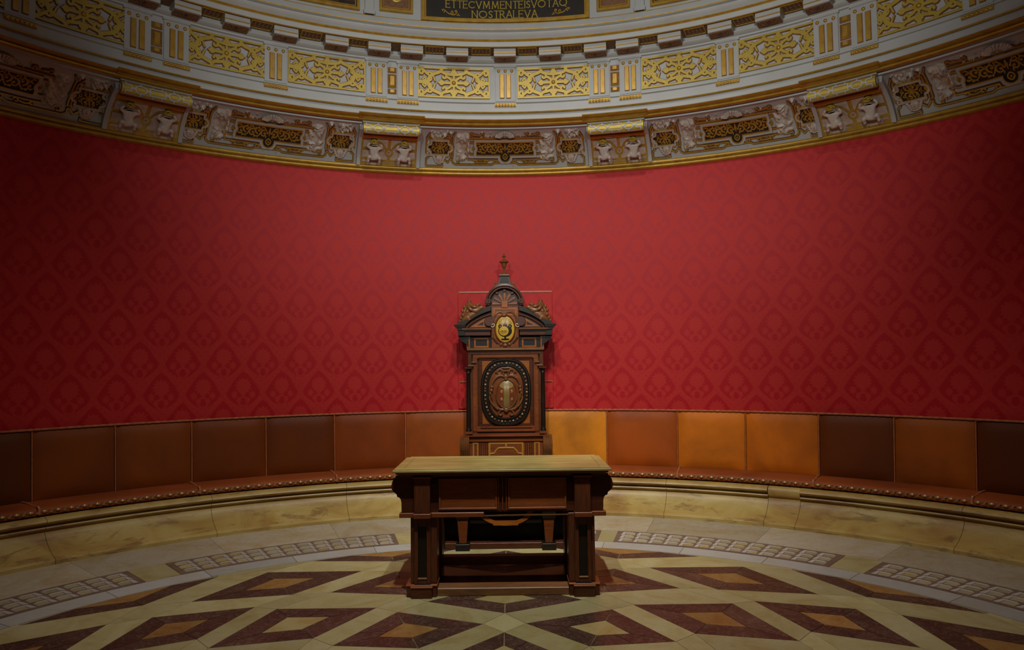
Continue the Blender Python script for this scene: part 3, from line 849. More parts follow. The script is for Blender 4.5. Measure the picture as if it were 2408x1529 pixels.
# small black cartouches
su, svs, SU, SV = cove_grid(-2.0, 2.0, 0.2, 0.84, 0.004)
Fs = np.maximum(rect(SU, SV, 0, 208, 88, 62), np.maximum(disc(SU, SV, 98, 205, 30), disc(SU, SV, -98, 205, 30)))
for sx in (-1, 1):
    Fs = np.minimum(Fs, -disc(SU, SV, sx * 112, 258, 30)); Fs = np.minimum(Fs, -disc(SU, SV, sx * 112, 156, 26))
small_p = proto(iso_plate(Fs, su, svs, cvm, 0.0, 0.010, mis=0).build('small_cartouche', 'black'))
small_f = proto(iso_plate(np.minimum(Fs + 20, -Fs - 2), su, svs, cvm, 0.0, 0.024).build('cartouche_frame', ['wash', 'gold']))
star = [([(0, 207)], 13), (spiral(0, 207, 20, 20, 0, 2 * PI, 16), 3)]
for k in range(8):
    a = k * PI / 4 + 0.2
    star += [([(22 * math.cos(a), 207 + 18 * math.sin(a)), (52 * math.cos(a), 207 + 40 * math.sin(a))], (3, 7)), (spiral(72 * math.cos(a + 0.35), 207 + 44 * math.sin(a + 0.35), 15, 4, a, a + 5.0, 12), 4), ([(86 * math.cos(a), 207 + 52 * math.sin(a))], 6), ([(104 * math.cos(a + 0.2), 207 + 58 * math.sin(a + 0.2))], 5)]
Fst = np.minimum(strokeF(SU, SV, star), Fs - 4)
small_a = proto(iso_plate(Fst, su, svs, cvm, 0.010, 0.017, mis=0).build('rosette', 'gold'))
# gilded strapwork frame lines of the bay
fu, fvs, FU, FV = cove_grid(-BAY, BAY, 0.02, 0.99, 0.007)
def bayframe():
    q = [([(0, 60), (120, 60), (150, 42), (560, 42), (590, 62), (590, 96), (610, 96)], 5.5),
         ([(610, 96), (640, 60), (690, 96), (700, 130)], 6), ([(700, 40), (700, 20), (880, 20), (880, 90), (850, 110)], 5.5),
         ([(420, 130), (420, 95), (300, 92), (90, 92)], 4.5), ([(420, 130), (446, 150)], 4.5), (spiral(372, 205, 60, 60, -2.0, 2.0), 5), 
         ([(440, 270), (420, 310), (300, 312), (120, 312), (80, 340)], 5), ([(585, 120), (585, 330), (560, 370)], 6), ([(610, 120), (610, 300), (640, 350)], 5),
         (spiral(600, 205, 24, 20, 0, 2 * PI), 6), (spiral(520, 78, 34, 10, PI, -2.4), 5), (spiral(330, 72, 22, 8, 0.3, 5), 5), (spiral(215, 72, 20, 8, 3, -2), 5),
         (bez((240, 72), (270, 60), (290, 60), (310, 72)), 5), (spiral(100, 74, 18, 7, 0, 4.6), 5), ([(880, 150), (880, 300), (850, 350)], 6), (spiral(858, 150, 26, 8, 0, 4.8), 5), (spiral(650, 130, 22, 8, 2, 7), 5),
         (spiral(250, 345, 22, 8, 0, 5), 5), (spiral(380, 345, 22, 8, 3, -2), 5), (bez((270, 345), (310, 330), (330, 360), (360, 345)), 5), (spiral(640, 300, 24, 8, -1, 4), 5), (spiral(840, 300, 24, 8, 4, -1), 5)]
    return mirror(q, True, False)
Fbf = strokeF(FU, FV, bayframe())
bay_out = proto(iso_plate(Fbf + 5, fu, fvs, cvm, 0.0, 0.006, None, 0, 0).build('strapwork_outline', 'umber'))
bay_gold = proto(iso_plate(Fbf, fu, fvs, cvm, 0.0, 0.020).build('strapwork_frame', ['gold', 'umber']))
# white stucco relief: draped figures, foliage and cloth between the cartouches
def relief(u0, u1, v0, v1, seed, amp, res=0.008, lobes=18, mat='relief', name='stucco_relief'):
    us = np.linspace(u0, u1, max(8, int((u1 - u0) * mpd / res))); vs = np.linspace(v0, v1, max(8, int((v1 - v0) * COVE_L / res)))
    rg_ = np.random.RandomState(seed)
    Ug, Vg = np.meshgrid((us - u0) / (u1 - u0), (vs - v0) / (v1 - v0), indexing='ij')
    H = np.zeros(Ug.shape); asp = (u1 - u0) * mpd / ((v1 - v0) * COVE_L)
    for k in range(lobes):
        x, y = rg_.uniform(0.12, 0.88), rg_.uniform(0.12, 0.88); a = rg_.uniform(0, PI); s1, s2 = rg_.uniform(0.05, 0.10), rg_.uniform(0.10, 0.22)
        dx, dy = (Ug - x) * asp, (Vg - y); p_, q_ = dx * math.cos(a) + dy * math.sin(a), -dx * math.sin(a) + dy * math.cos(a)
        H = np.maximum(H, rg_.uniform(0.5, 1.0) * np.exp(-(p_ / s1) ** 2 - (q_ / s2) ** 2) * (0.85 + 0.15 * np.cos(p_ * 70)))
    edge = np.minimum(np.minimum(Ug, 1 - Ug) * asp, np.minimum(Vg, 1 - Vg)) * 9
    H = H * np.clip(edge, 0, 1) * amp - 0.004
    V = [cv(us[i], vs[j], H[i, j]) for i in range(len(us)) for j in range(len(vs))]
    m = len(vs)
    fs = [(i * m + j, i * m + j + 1, (i + 1) * m + j + 1, (i + 1) * m + j) for i in range(len(us) - 1) for j in range(m - 1)]
    return MB().add(V, fs).build(name, mat, None, smooth=True)
rel = [proto(relief(-6.25, -4.1, 0.14, 0.93, 1, 0.050, lobes=26)), proto(relief(4.1, 6.25, 0.14, 0.93, 2, 0.050, lobes=26)),
       proto(relief(-9.8, -6.2, 0.70, 0.99, 3, 0.050, lobes=24, name='foliage_relief')), proto(relief(6.2, 9.8, 0.70, 0.99, 4, 0.050, lobes=24, name='foliage_relief')),
       proto(relief(-4.2, 4.2, 0.72, 0.97, 5, 0.030, lobes=34, mat='wash', name='garland_relief')),
       proto(relief(-6.0, 6.0, 0.05, 0.20, 6, 0.022, lobes=40, mat='wash', name='garland_relief')),
       proto(relief(-9.9, -9.1, 0.25, 0.75, 7, 0.03, lobes=12, name='foliage_relief')), proto(relief(9.1, 9.9, 0.25, 0.75, 8, 0.03, lobes=12, name='foliage_relief'))]
def at_cove(mb, th, t, w):
    """local x tangential, y out of the cove, z up the cove"""
    o = Vector(cv(th, t, w)); n = (Vector(cv(th, t, w + 0.01)) - o).normalized()
    x = Vector(pc(th + 90, 1, 0)); z = x.cross(n)
    mb.v = [tuple(o + x * a + n * b + z * c) for a, b, c in mb.v]; return mb
def shell_mesh(s, n=11):
    mb = MB()
    for k in range(n):
        a = PI * (k + 0.5) / n
        mb.tube([(0, 0.01 * s, 0), (0.5 * s * math.cos(a), 0.028 * s * 10, 0.42 * s * math.sin(a)), (s * math.cos(a), 0.012 * s * 10, 0.85 * s * math.sin(a))], [0.02 * s, 0.07 * s, 0.13 * s], 6)
    mb.ell((0, 0.01, 0), (0.18 * s, 0.1 * s, 0.12 * s))
    return mb
sh = shell_mesh(0.105); sh.v = [(x, y, -z) for x, y, z in sh.v]
shell_top = proto(at_cove(sh, 0.0, 0.86, 0.022).build('scallop_shell', 'relief', None, smooth=True))
shells_s = []
for sg in (-1, 1):
    m_ = shell_mesh(0.040); m_.v = [(sg * z, y, x) for x, y, z in m_.v]
    shells_s.append(proto(at_cove(m_, sg * 3.75, 0.51, 0.006).build('gilt_shell', 'gold', None, smooth=True)))
def mask_mesh():
    mb = MB()
    mb.ell((0, 0.01, 0), (0.040, 0.034, 0.052), 16, 12); mb.ell((0, 0.042, -0.006), (0.008, 0.014, 0.014), 8, 6)
    for s_ in (-1, 1):
        mb.ell((s_ * 0.016, 0.034, 0.010), (0.008, 0.006, 0.005), 8, 6); mb.ell((s_ * 0.018, 0.032, 0.020), (0.013, 0.008, 0.004), 8, 6)
        mb.ell((s_ * 0.022, 0.028, -0.012), (0.013, 0.012, 0.014), 8, 6)
        for k in range(4): mb.ell((s_ * (0.036 + 0.008 * k), 0.012, 0.034 - 0.020 * k), (0.016, 0.014, 0.013), 8, 6)
    mb.ell((0, 0.038, -0.025), (0.012, 0.006, 0.004), 8, 6); mb.ell((0, 0.030, -0.042), (0.013, 0.012, 0.010), 8, 6)
    for k in range(5): mb.ell((-0.032 + 0.016 * k, 0.016, 0.050 - 0.003 * abs(k - 2) ** 2), (0.013, 0.016, 0.013), 8, 6)
    return mb
masks = [proto(at_cove(mask_mesh(), th, 0.24, 0.004).build('mask', 'skin', None, smooth=True)) for th in (-8.15, 8.15)]
BAYS = [0.2, 27.95, -27.95, 53.9, -54.0]
for th in BAYS:
    o = place(black_p, th, t2_); place(frame_p, 0, o); place(frame_g, 0, o); place(arab, 0, o)
    for s_ in shells_s: place(s_, 0, o)
    place(shell_top, 0, o)
    for s_ in (-8.1, 8.1):
        q = place(small_p, th + s_, t2_); place(small_f, 0, q); place(small_a, 0, q)
    g = place(bay_gold, th, t2_); place(bay_out, 0, g)
    for r_ in rel: place(r_, th, t2_)
    for m_ in masks: place(m_, th, t2_)

# ---- console brackets with crouching putti
def skin_obj(name, verts, edges, radii, mat, parent=None, root=0, sub=2):
    me = bpy.data.meshes.new(name); me.from_pydata(verts, edges, [])
    o = link(name, me, parent)
    md = o.modifiers.new('skin', 'SKIN'); md.use_smooth_shade = True
    for i, v in enumerate(me.skin_vertices[0].data):
        r = radii[i]; v.radius = (r, r) if not isinstance(r, tuple) else r
        v.use_root = (i == root)
    ss = o.modifiers.new('sub', 'SUBSURF'); ss.levels = sub; ss.render_levels = sub
    me.materials.append(M[mat])
    return o
def putto(flip):
    s = -1 if flip else 1
    V = [(0, .035, .075), (0.004, .060, .125), (0.006, .080, .170), (0.008, .095, .200), (0.012, .115, .238),      # pelvis, belly, chest, neck, head
         (-.040, .075, .060), (-.062, .125, .072), (-.058, .085, .022), (-.060, .105, .006),                       # left thigh, knee, shin, foot
         (.045, .070, .055), (.075, .105, .085), (.078, .075, .026), (.082, .100, .006),                            # right
         (-.048, .082, .182), (-.088, .100, .190), (-.062, .118, .238),                                             # left shoulder, elbow, hand
         (.055, .082, .180), (.098, .105, .205), (.066, .118, .250)]
    E = [(0, 1), (1, 2), (2, 3), (3, 4), (0, 5), (5, 6), (6, 7), (7, 8), (0, 9), (9, 10), (10, 11), (11, 12), (2, 13), (13, 14), (14, 15), (2, 16), (16, 17), (17, 18)]
    Rd = [.048, .050, .050, .024, .038, .036, .027, .019, .013, .036, .027, .019, .013, .024, .019, .013, .024, .019, .013]
    return [(s * x, y, z) for x, y, z in V], E, Rd
def hair_mesh():
    mb = MB(); rg_ = random.Random(5)
    for k in range(46):
        a, b = rg_.uniform(0, 2 * PI), rg_.uniform(0.0, 1.75)
        mb.ell((0.036 * math.sin(b) * math.cos(a), 0.036 * math.sin(b) * math.sin(a), 0.036 * math.cos(b)), (0.014, 0.014, 0.011), 7, 5)
    return mb
hair_me = hair_mesh().build('gilt_hair', 'goldpale', None, smooth=True); hair_data = hair_me.data; bpy.data.objects.remove(hair_me)
HB = 3.35
def bracket(th, label):
    root = tag(empty('console_bracket'), label, 'bracket', 'gilded console brackets of the frieze')
    root.location = (0, 0, 0); root.rotation_euler = (0, 0, rotz_of(th))
    # body: raised curved face following the cove
    mb = MB(); n = 12; V = []
    for u in (-HB, -HB / 3, HB / 3, HB):
        for j in range(n + 1): V.append(cv(u, j / n, 0.045))
    for u in (-HB, -HB / 3, HB / 3, HB):
        for j in range(n + 1): V.append(cv(u, j / n, -0.01))
    m = n + 1; N = 4 * m; fs = []
    for i in range(3):
        for j in range(n):
            a = i * m + j; fs += [(a, a + 1, a + m + 1, a + m), (N + a, N + a + m, N + a + m + 1, N + a + 1)]
        for j in (0, n): a = i * m + j; fs.append((a, a + m, N + a + m, N + a))
    for i in (0, 3):
        for j in range(n): a = i * m + j; fs.append((a, a + 1, N + a + 1, N + a))
    mb.add(V, fs).build('console_body', 'gold', root, smooth=True)
    for sg in (-1, 1):      # white cheeks
        c = MB(); Vc = []
        for u in (sg * HB, sg * (HB + 0.42)):
            for w in (-0.01, 0.062):
                for j in range(n + 1): Vc.append(cv(u, j / n, w))
        fs = []
        for a, b in ((0, 1), (2, 3), (0, 2), (1, 3)):
            for j in range(n): fs.append((a * m + j, a * m + j + 1, b * m + j + 1, b * m + j))
        fs += [(0, m, 3 * m, 2 * m), (n, 2 * m + n, 3 * m + n, m + n)]
        c.add(Vc, fs).build('cheek', 'white', root, smooth=True)
    # strapwork on the face
    us, vs, U, V_ = cove_grid(-HB, HB, 0.02, 0.80, 0.005)
    q = [([(0, 150)], 46), ([(0, 20), (0, 300)], 16), ([(-70, 24), (70, 24)], 16), ([(-70, 60), (70, 60)], 12), ([(250, 30), (300, 30), (300, 280), (150, 280), (150, 250)], 14), ([(230, 80), (300, 80)], 14), ([(230, 180), (300, 180)], 14), (bez((40, 190), (80, 250), (110, 250), (150, 262)), 12)]
    F = strokeF(U, V_, mirror(q, True, False)); F = -F
    F = np.minimum(F, np.minimum(np.minimum(U + 318, 318 - U), np.minimum(V_ - 14, 306 - V_)))
    F = np.maximum(F - 0, disc(U, V_, 0, 150, 26)); F = np.minimum(F, -disc(U, V_, 0, 150, 10))
    iso_plate(F, us, vs, lambda u, v, w: cv(u, v, w + 0.045), 0.0, 0.008).build('strap_panel', ['wash', 'umber'], root)
    # gilded roll
    ri, rz, rr = 0.555, 4.040, 0.056
    rm = MB(); k = 20; Vr = []
    for u in np.linspace(-HB - 0.12, HB + 0.12, 7):
        for j in range(k): Vr.append(pc(u, R - ri + rr * math.cos(2 * PI * j / k), rz + rr * math.sin(2 * PI * j / k)))
    fs = [(i * k + j, i * k + (j + 1) % k, (i + 1) * k + (j + 1) % k, (i + 1) * k + j) for i in range(6) for j in range(k)] + [list(range(k)), [6 * k + j for j in range(k)][::-1]]
    roll = rm.add(Vr, fs).build('roll', 'goldpale', root, smooth=True)
    us2 = np.linspace(-HB + 0.1, HB - 0.1, 110); vs2 = np.linspace(-1.15, 1.15, 30)
    U2, V2 = np.meshgrid(us2 * mpd * 1000, vs2 * 56, indexing='ij')
    q = [(spiral(150, 0, 50, 50, 0, 2 * PI, 24), 6), ([(-70, 28), (70, 28), (70, -28), (-70, -28), (-70, 28)], 6), ([(70, 0), (100, 0)], 6), ([(200, 0), (235, 0)], 6), ([(235, 22), (235, -22)], 6), ([(235, 22), (285, 22), (285, 46)], 6), ([(235, -22), (285, -22), (285, -46)], 6), ([(150, 30), (150, 56)], 7), ([(150, -30), (150, -56)], 7), ([(40, 28), (40, 56)], 5), ([(40, -28), (40, -56)], 5), ([(0, -56), (285, -56)], 4), ([(0, 57), (285, 57)], 4)]
    q = [([(x, y * (0.62 if h == 6 and len(p) > 20 else 1)) for x, y in p], h) for p, h in q]
    F2 = strokeF(U2, V2, mirror(q, True, False))
    rmap = lambda u, a, w: pc(u, R - ri - (rr + w) * math.cos(a - 0.15), rz + (rr + w) * math.sin(a - 0.15))
    iso_plate(F2, us2, vs2, rmap, 0.0, 0.006).build('roll_strapwork', ['white', 'umber'], roll)
    for sg in (-1, 1):
        e = MB().lathe([(0.012, 0), (0.03, 0.004), (0.034, 0.010), (0.0, 0.010)], n=18)
        p_ = pc(sg * (HB + 0.12), R - ri, rz); e.v = [(p_[0] + sg * z, p_[1] + x, p_[2] + y) for x, y, z in e.v]
        e.build('roll_end', 'white', roll, smooth=True)
    st = MB(); bandbox(st, -HB, HB, 0.78, 0.855, 0.045, 0.075, cvm, 4); st.build('fillet', 'gold', root)
    # white block and broken-forward moulding over the roll
    bw = lambda u, z, w: pc(u, R - 0.53 - w, z)
    bandbox(MB(), -HB - 0.2, HB + 0.2, 4.096, 4.122, 0.0, 0.05, bw, 4).build('abacus', 'white', root)
    pr = [(R - i, z) for i, z in [(0.60, 4.118), (0.645, 4.119), (0.665, 4.128), (0.645, 4.138), (0.685, 4.143), (0.705, 4.153), (0.69, 4.166), (0.60, 4.168)]]
    sector(pr, -HB - 0.75, HB + 0.75, 1.0).build('broken_moulding', 'gold', root, smooth=True)
    for sg in (-1, 1):
        Vp, E_, Rd = putto(sg > 0)
        po = skin_obj('putto', Vp, E_, Rd, 'skin', root)
        thp = sg * 1.72
        po.location = pc(thp, R - 0.135, 3.812); po.scale = (0.88, 0.88, 0.88)
        po.rotation_euler = (math.radians(-28), 0, PI - math.radians(thp))      # leans with the cove
        h = link('gilt_hair', hair_data, po); h.location = (Vp[4][0], Vp[4][1] + 0.006, Vp[4][2] + 0.012)
    return root
bracket(-14.1, 'gilded console bracket with two crouching putti, left of the inscription tablet')
bracket(14.3, 'gilded console bracket with two crouching putti, right of the inscription tablet')
bracket(-40.6, 'gilded console bracket with putti nearest the left edge of the frieze')
bracket(40.2, 'gilded console bracket with putti nearest the right edge of the frieze')
for p_ in protos: bpy.data.objects.remove(p_)

# ================================================================== ATTIC: inscription tablet and framed panels
def am(u, z, w): return pc(u, RA - w, z)
def aframe(mb, u0, u1, z0, z1, wu, wz, w0, w1, mi=0, n=10):
    bandbox(mb, u0, u1, z0, z0 + wz, w0, w1, am, n, mi); bandbox(mb, u0, u1, z1 - wz, z1, w0, w1, am, n, mi)
    bandbox(mb, u0, u0 + wu, z0 + wz, z1 - wz, w0, w1, am, 2, mi); bandbox(mb, u1 - wu, u1, z0 + wz, z1 - wz, w0, w1, am, 2, mi)
    return mb
tab = tag(empty('inscription_tablet', am(0.45, 5.165, 0.0)), 'black tablet with gold Latin capitals in a gilded frame above the cornice', 'tablet')
def under(o, root):
    o.parent = root; o.matrix_parent_inverse = Matrix.Translation(root.location).inverted(); return o
T0, T1, TZ0, TZ1 = -10.45, 11.40, 5.172, 6.05
under(bandbox(MB(), T0 + 0.3, T1 - 0.3, TZ0 + 0.02, TZ1 - 0.02, 0.0, 0.012, am, 14).build('panel', 'black'), tab)
fr1 = aframe(MB(), T0, T1, TZ0, TZ1, 0.40, 0.030, 0.0, 0.045); aframe(fr1, T0 + 0.44, T1 - 0.44, TZ0 + 0.034, TZ1 - 0.034, 0.18, 0.012, 0.0, 0.03)
under(fr1.build('frame', 'gold'), tab)
GL = {'E': [[(0, 0), (0, 1)], [(0, 1), (.5, 1)], [(0, .52), (.4, .52)], [(0, 0), (.52, 0)]], 'T': [[(.3, 0), (.3, 1)], [(0, 1), (.6, 1)]],
      'C': [spiral(.42, .5, .44, .44, 0.8, 2 * PI - 0.8, 14)], 'V': [[(0, 1), (.34, 0)], [(.68, 1), (.34, 0)]], 'M': [[(.06, 0), (.14, 1)], [(.14, 1), (.45, .1)], [(.45, .1), (.76, 1)], [(.76, 1), (.84, 0)]],
      'N': [[(0, 0), (0, 1)], [(0, 1), (.64, 0)], [(.64, 0), (.64, 1)]], 'I': [[(.05, 0), (.05, 1)]], 'S': [[(.45, .86), (.25, .98), (.05, .82), (.08, .62), (.40, .40), (.44, .18), (.24, .02), (.02, .14)]],
      'O': [spiral(.44, .5, .46, .46, 0, 2 * PI, 18)], 'A': [[(0, 0), (.34, 1)], [(.34, 1), (.68, 0)], [(.13, .36), (.55, .36)]], 'Q': [spiral(.44, .5, .46, .46, 0, 2 * PI, 18), [(.5, .12), (.85, -.12)]],
      'R': [[(0, 0), (0, 1)], [(0, 1), (.3, 1), (.46, .86), (.44, .62), (.26, .5), (0, .5)], [(.24, .5), (.58, 0)]], 'L': [[(0, 0), (0, 1)], [(0, 0), (.5, 0)]]}
WD = {'E': .62, 'T': .66, 'C': .82, 'V': .76, 'M': .98, 'N': .78, 'I': .22, 'S': .58, 'O': .98, 'A': .76, 'Q': 1.0, 'R': .68, 'L': .58}
def lettering(text, uc, zc, h, u_width):
    tot = sum(WD[c] for c in text) - 0.1; kx = u_width / tot          # degrees per glyph unit
    mb = MB(); x = uc - u_width / 2
    for c in text:
        st = []
        for s_ in GL[c]:
            thick = 0.055 if len(s_) > 2 or abs(s_[0][0] - s_[1][0]) < 0.35 else 0.040
            st.append((s_, thick))
            for e in (s_[0], s_[-1]):
                if len(s_) == 2 and abs(s_[0][1] - s_[1][1]) > 0.6 and e[1] in (0, 1): st.append(([(e[0] - .10, e[1]), (e[0] + .10, e[1])], 0.022))
                if len(s_) == 2 and s_[0][1] == s_[1][1] and e is s_[-1] and c in 'ETL': st.append(([(e[0], e[1] - .10), (e[0], e[1] + .10)], 0.022))
        w = WD[c] + 0.1
        us = np.linspace(-0.14, w + 0.12, 34); vs = np.linspace(-0.16, 1.12, 40)
        U, V = np.meshgrid(us, vs, indexing='ij')
        x0 = x
        iso_plate(strokeF(U, V, st), us, vs, lambda u, v, ww: am(x0 + u * kx * 0.86, zc + (v - 0.5) * h, ww), 0.012, 0.018, mb, 0, 0)
        x += WD[c] * kx
    return mb
under(lettering('ETTECVMMENTEISVOTAQ', 0.70, 5.374, 0.078, 15.9).build('lettering', 'goldpale'), tab)
under(lettering('NOSTRALEVA', 0.45, 5.270, 0.078, 8.6).build('lettering', 'goldpale'), tab)
for sg in (-1, 1):
    us = np.linspace(-1.35, 1.35, 60); vs = np.linspace(-0.042, 0.042, 30)
    U, V = np.meshgrid(us * 110, vs * 1200, indexing='ij')
    q = [(bez((-125, 30), (-60, 40), (-60, -30), (0, -20)), (4, 8)), (spiral(15, 0, 26, 6, -PI / 2, 3.6), 6), (bez((0, -20), (40, -48), (70, -30), (85, 0)), 6), (spiral(72, 12, 20, 5, -0.5, 4.2), 6), (bez((85, -30), (105, -40), (115, -30), (128, -44)), 5), ([(-100, 34), (-118, 12)], 6), ([(-75, 22), (-96, -6)], 6), ([(110, -20)], 8)]
    q = [([(sg * x * -1, y) for x, y in p], h) for p, h in q]
    c = 0.55 + sg * 7.2
    under(iso_plate(strokeF(U, V, q), us, vs, lambda u, v, w: am(u + c, 5.284 + v, w), 0.012, 0.018, None, 0, 0).build('flourish', 'gold'), tab)
def framed(name, label, cat, u0, u1, z0, z1, content):
    root = tag(empty(name, am((u0 + u1) / 2, z0, 0)), label, cat)
    f = aframe(MB(), u0, u1, z0, z1, 0.30, 0.026, 0.0, 0.04, n=6); aframe(f, u0 + 0.42, u1 - 0.42, z0 + 0.036, z1 - 0.036, 0.12, 0.010, 0.0, 0.028, n=6)
    under(f.build('frame', 'gold'), root)
    if content == 'oval':
        under(bandbox(MB(), u0 + 0.25, u1 - 0.25, z0 + 0.02, z1 - 0.02, 0.0, 0.010, am, 5).build('panel', 'soffit'), root)
        uc = (u0 + u1) / 2; zc = (z0 + z1) / 2 + 0.02
        path = [am(uc + (u1 - u0) * 0.34 * math.cos(a), zc + (z1 - z0) * 0.37 * math.sin(a), 0.014) for a in [2 * PI * i / 30 for i in range(31)]]
        under(MB().tube(path, 0.014, 8).build('laurel_ring', 'goldpale', None, smooth=True), root)
        under(MB().ell((0, 0, 0), (0.12, 0.02, 0.20), 16, 10).mapped(lambda x, y, z: am(uc + x / 0.082, zc + z, 0.012 - y)).build('medallion', 'relief', None, smooth=True), root)
    else:
        under(bandbox(MB(), u0 + 0.25, u1 - 0.25, z0 + 0.02, z1 - 0.02, 0.0, 0.010, am, 8).build('canvas', 'canvas'), root)
    return root
M['canvas'] = simple('dark_old_canvas', (0.018, 0.014, 0.010), (0.13, 0.055, 0.025), 7, 0.4, pos=(0.4, 0.75))
framed('framed_emblem', 'small gold framed oval emblem just left of the black inscription tablet', 'emblem', -15.75, -11.55, 5.235, 6.0, 'oval')
framed('framed_emblem', 'small gold framed oval emblem just right of the black inscription tablet', 'emblem', 12.4, 16.6, 5.235, 6.0, 'oval')
framed('framed_painting', 'dark gold framed painting at the top left above the cornice', 'painting', -31.0, -18.3, 5.205, 6.2, 'c')
framed('framed_painting', 'dark gold framed painting at the top right above the cornice', 'painting', 19.2, 31.6, 5.205, 6.2, 'c')
pil = MB()
for u0, u1 in ((-17.6, -16.5), (17.3, 18.4)):
    bandbox(pil, u0, u1, 5.175, 6.5, 0.0, 0.035, am, 3); bandbox(pil, u0 - 0.15, u1 + 0.15, 5.175, 5.215, 0.0, 0.05, am, 3)
struct(pil.build('trim_6', 'white'), 'white pilaster strips on the attic')

# ================================================================== TABLE
TBX, TBY = -0.012, 2.053
KT = 0.00288
def tx(px): return (px - 1181) * KT + TBX
def tz(q): return max(0.0, 0.846 - (q - 1104.5) * KT * 0.985)
table = tag(empty('table', (TBX, 2.38, 0)), 'dark mahogany table with a worn pale top and scrolled ends before the throne', 'table')
def tpart(mb, name, mat, bevel=0.003, smooth=False, parent=None):
    o = mb.build(name, mat, None, smooth=smooth, bevel=bevel)
    if parent is None: return under(o, table)
    o.parent = parent; return o
top = tpart(MB().prism([(-0.705, 0.834), (0.705, 0.834), (0.705, 0.846), (-0.705, 0.846)], 2.075, 2.690).mapped(lambda x, y, z: (x + TBX, y, z)), 'table_top', 'tabletop')
def outline(e, z0, z1, name, mat):
    c = 0.03
    x0, x1, y0, y1 = TBX - 0.7255 + e, TBX + 0.7255 - e, 2.053 + e, 2.705 - e
    pts = [(x0, y0), (x1, y0), (x1, y1 - c), (x1 - c, y1), (x0 + c, y1), (x0, y1 - c)]
    n = 6
    return tpart(MB().add([(x, y, z) for z in (z0, z1) for x, y in pts], [list(range(n))[::-1], list(range(n, 2 * n))] + [(i, (i + 1) % n, (i + 1) % n + n, i + n) for i in range(n)]), name, mat, 0.004, parent=top)
outline(0.0, 0.826, 0.8435, 'top_edge', 'tabletop'); outline(0.018, 0.812, 0.827, 'edge_moulding', 'woodred'); outline(0.036, 0.800, 0.813, 'edge_moulding', 'wood')
for x0, x1, y0, y1 in ((-0.715, 0.715, 2.062, 2.118), (-0.690, 0.690, 2.650, 2.690)):
    tpart(MB().box(TBX + x0, TBX + x1, y0, y1, 0.843, 0.8505), 'border_plank', 'tabletop', 0.002, parent=top)
for sg in (-1, 1):
    xa, xb = sorted((sg * 0.715, sg * 0.655)); tpart(MB().box(TBX + xa, TBX + xb, 2.120, 2.648, 0.843, 0.8505), 'border_plank', 'tabletop', 0.002, parent=top)
for k in range(3):
    y0 = 2.121 + k * 0.176; tpart(MB().box(TBX - 0.653, TBX + 0.653, y0, y0 + 0.174, 0.843, 0.8502), 'top_plank', 'tabletop', 0.0015, parent=top)
# apron carcase
FY, BY = 2.125, 2.633
tpart(MB().box(tx(942), tx(1420), FY + 0.012, BY - 0.012, 0.740, 0.801), 'frieze_board', 'ebony')
carc = tpart(MB().box(tx(975), tx(1387), FY + 0.012, FY + 0.034, tz(1209), 0.742), 'apron', 'wood')
tpart(MB().box(tx(975), tx(1387), BY - 0.034, BY - 0.012, tz(1209), 0.742), 'apron', 'wood')
for y0 in (FY - 0.004, BY - 0.012):
    tpart(MB().box(tx(934), tx(1428), y0, y0 + 0.016, tz(1125), tz(1121)), 'apron_moulding', 'wood', 0.002)
prof = [(937, 1122), (930, 1127), (925, 1135), (922.5, 1145), (923.5, 1153), (928, 1160), (935, 1165), (936, 1171), (941, 1172.5), (944.5, 1177), (946, 1184), (946.5, 1208), (976, 1208), (976, 1122)]
for sg in (1, -1):
    pts = [(TBX + sg * ((px - 1181) * KT), tz(q)) for px, q in prof]
    tpart(MB().prism(pts if sg > 0 else pts[::-1], FY, BY), 'scrolled_end', 'wood', 0.003)
# fielded panels between stiles
for x0, x1 in ((1033, 1169), (1194, 1330)):
    fr = MB(); a, b, c, d = tx(x0), tx(x1), tz(1203), tz(1129); w = 0.014; y0 = FY - 0.002
    for bx in ((a, b, c, c + w), (a, b, d - w, d), (a, a + w, c + w, d - w), (b - w, b, c + w, d - w)): fr.box(bx[0], bx[1], y0, FY + 0.013, bx[2], bx[3])
    tpart(fr, 'panel_moulding', 'woodlit', 0.002)
    tpart(MB().box(a + w, b - w, FY + 0.004, FY + 0.013, c + w, d - w), 'panel', 'woodlit', 0.002)
for x in (1172, 1181.5, 1190): tpart(MB().box(tx(x) - 0.004, tx(x) + 0.004, FY - 0.002, FY + 0.013, tz(1205), tz(1127)), 'centre_stile', 'woodred', 0.002)
# lower moulding, broken away on the right
for x0, x1, pj in ((942, 976, 0), (976, 1016, 0.035), (1016, 1138, 0), (1347, 1388, 0.035), (1388, 1421, 0)):
    tpart(MB().box(tx(x0), tx(x1), FY - 0.018 - pj, FY + 0.03, tz(1219), tz(1208)), 'lower_moulding', 'woodred', 0.003)
tpart(MB().prism([(tx(1139), tz(1219)), (tx(1336), tz(1217.5)), (tx(1336), tz(1215.5)), (tx(1250), tz(1215)), (tx(1180), tz(1216)), (tx(1139), tz(1216.5))], FY + 0.006, FY + 0.02), 'broken_splinter', 'footboard', 0)
tpart(MB().box(tx(942), tx(1421), BY - 0.03, BY + 0.018, tz(1219), tz(1208)), 'lower_moulding', 'woodred', 0.003)
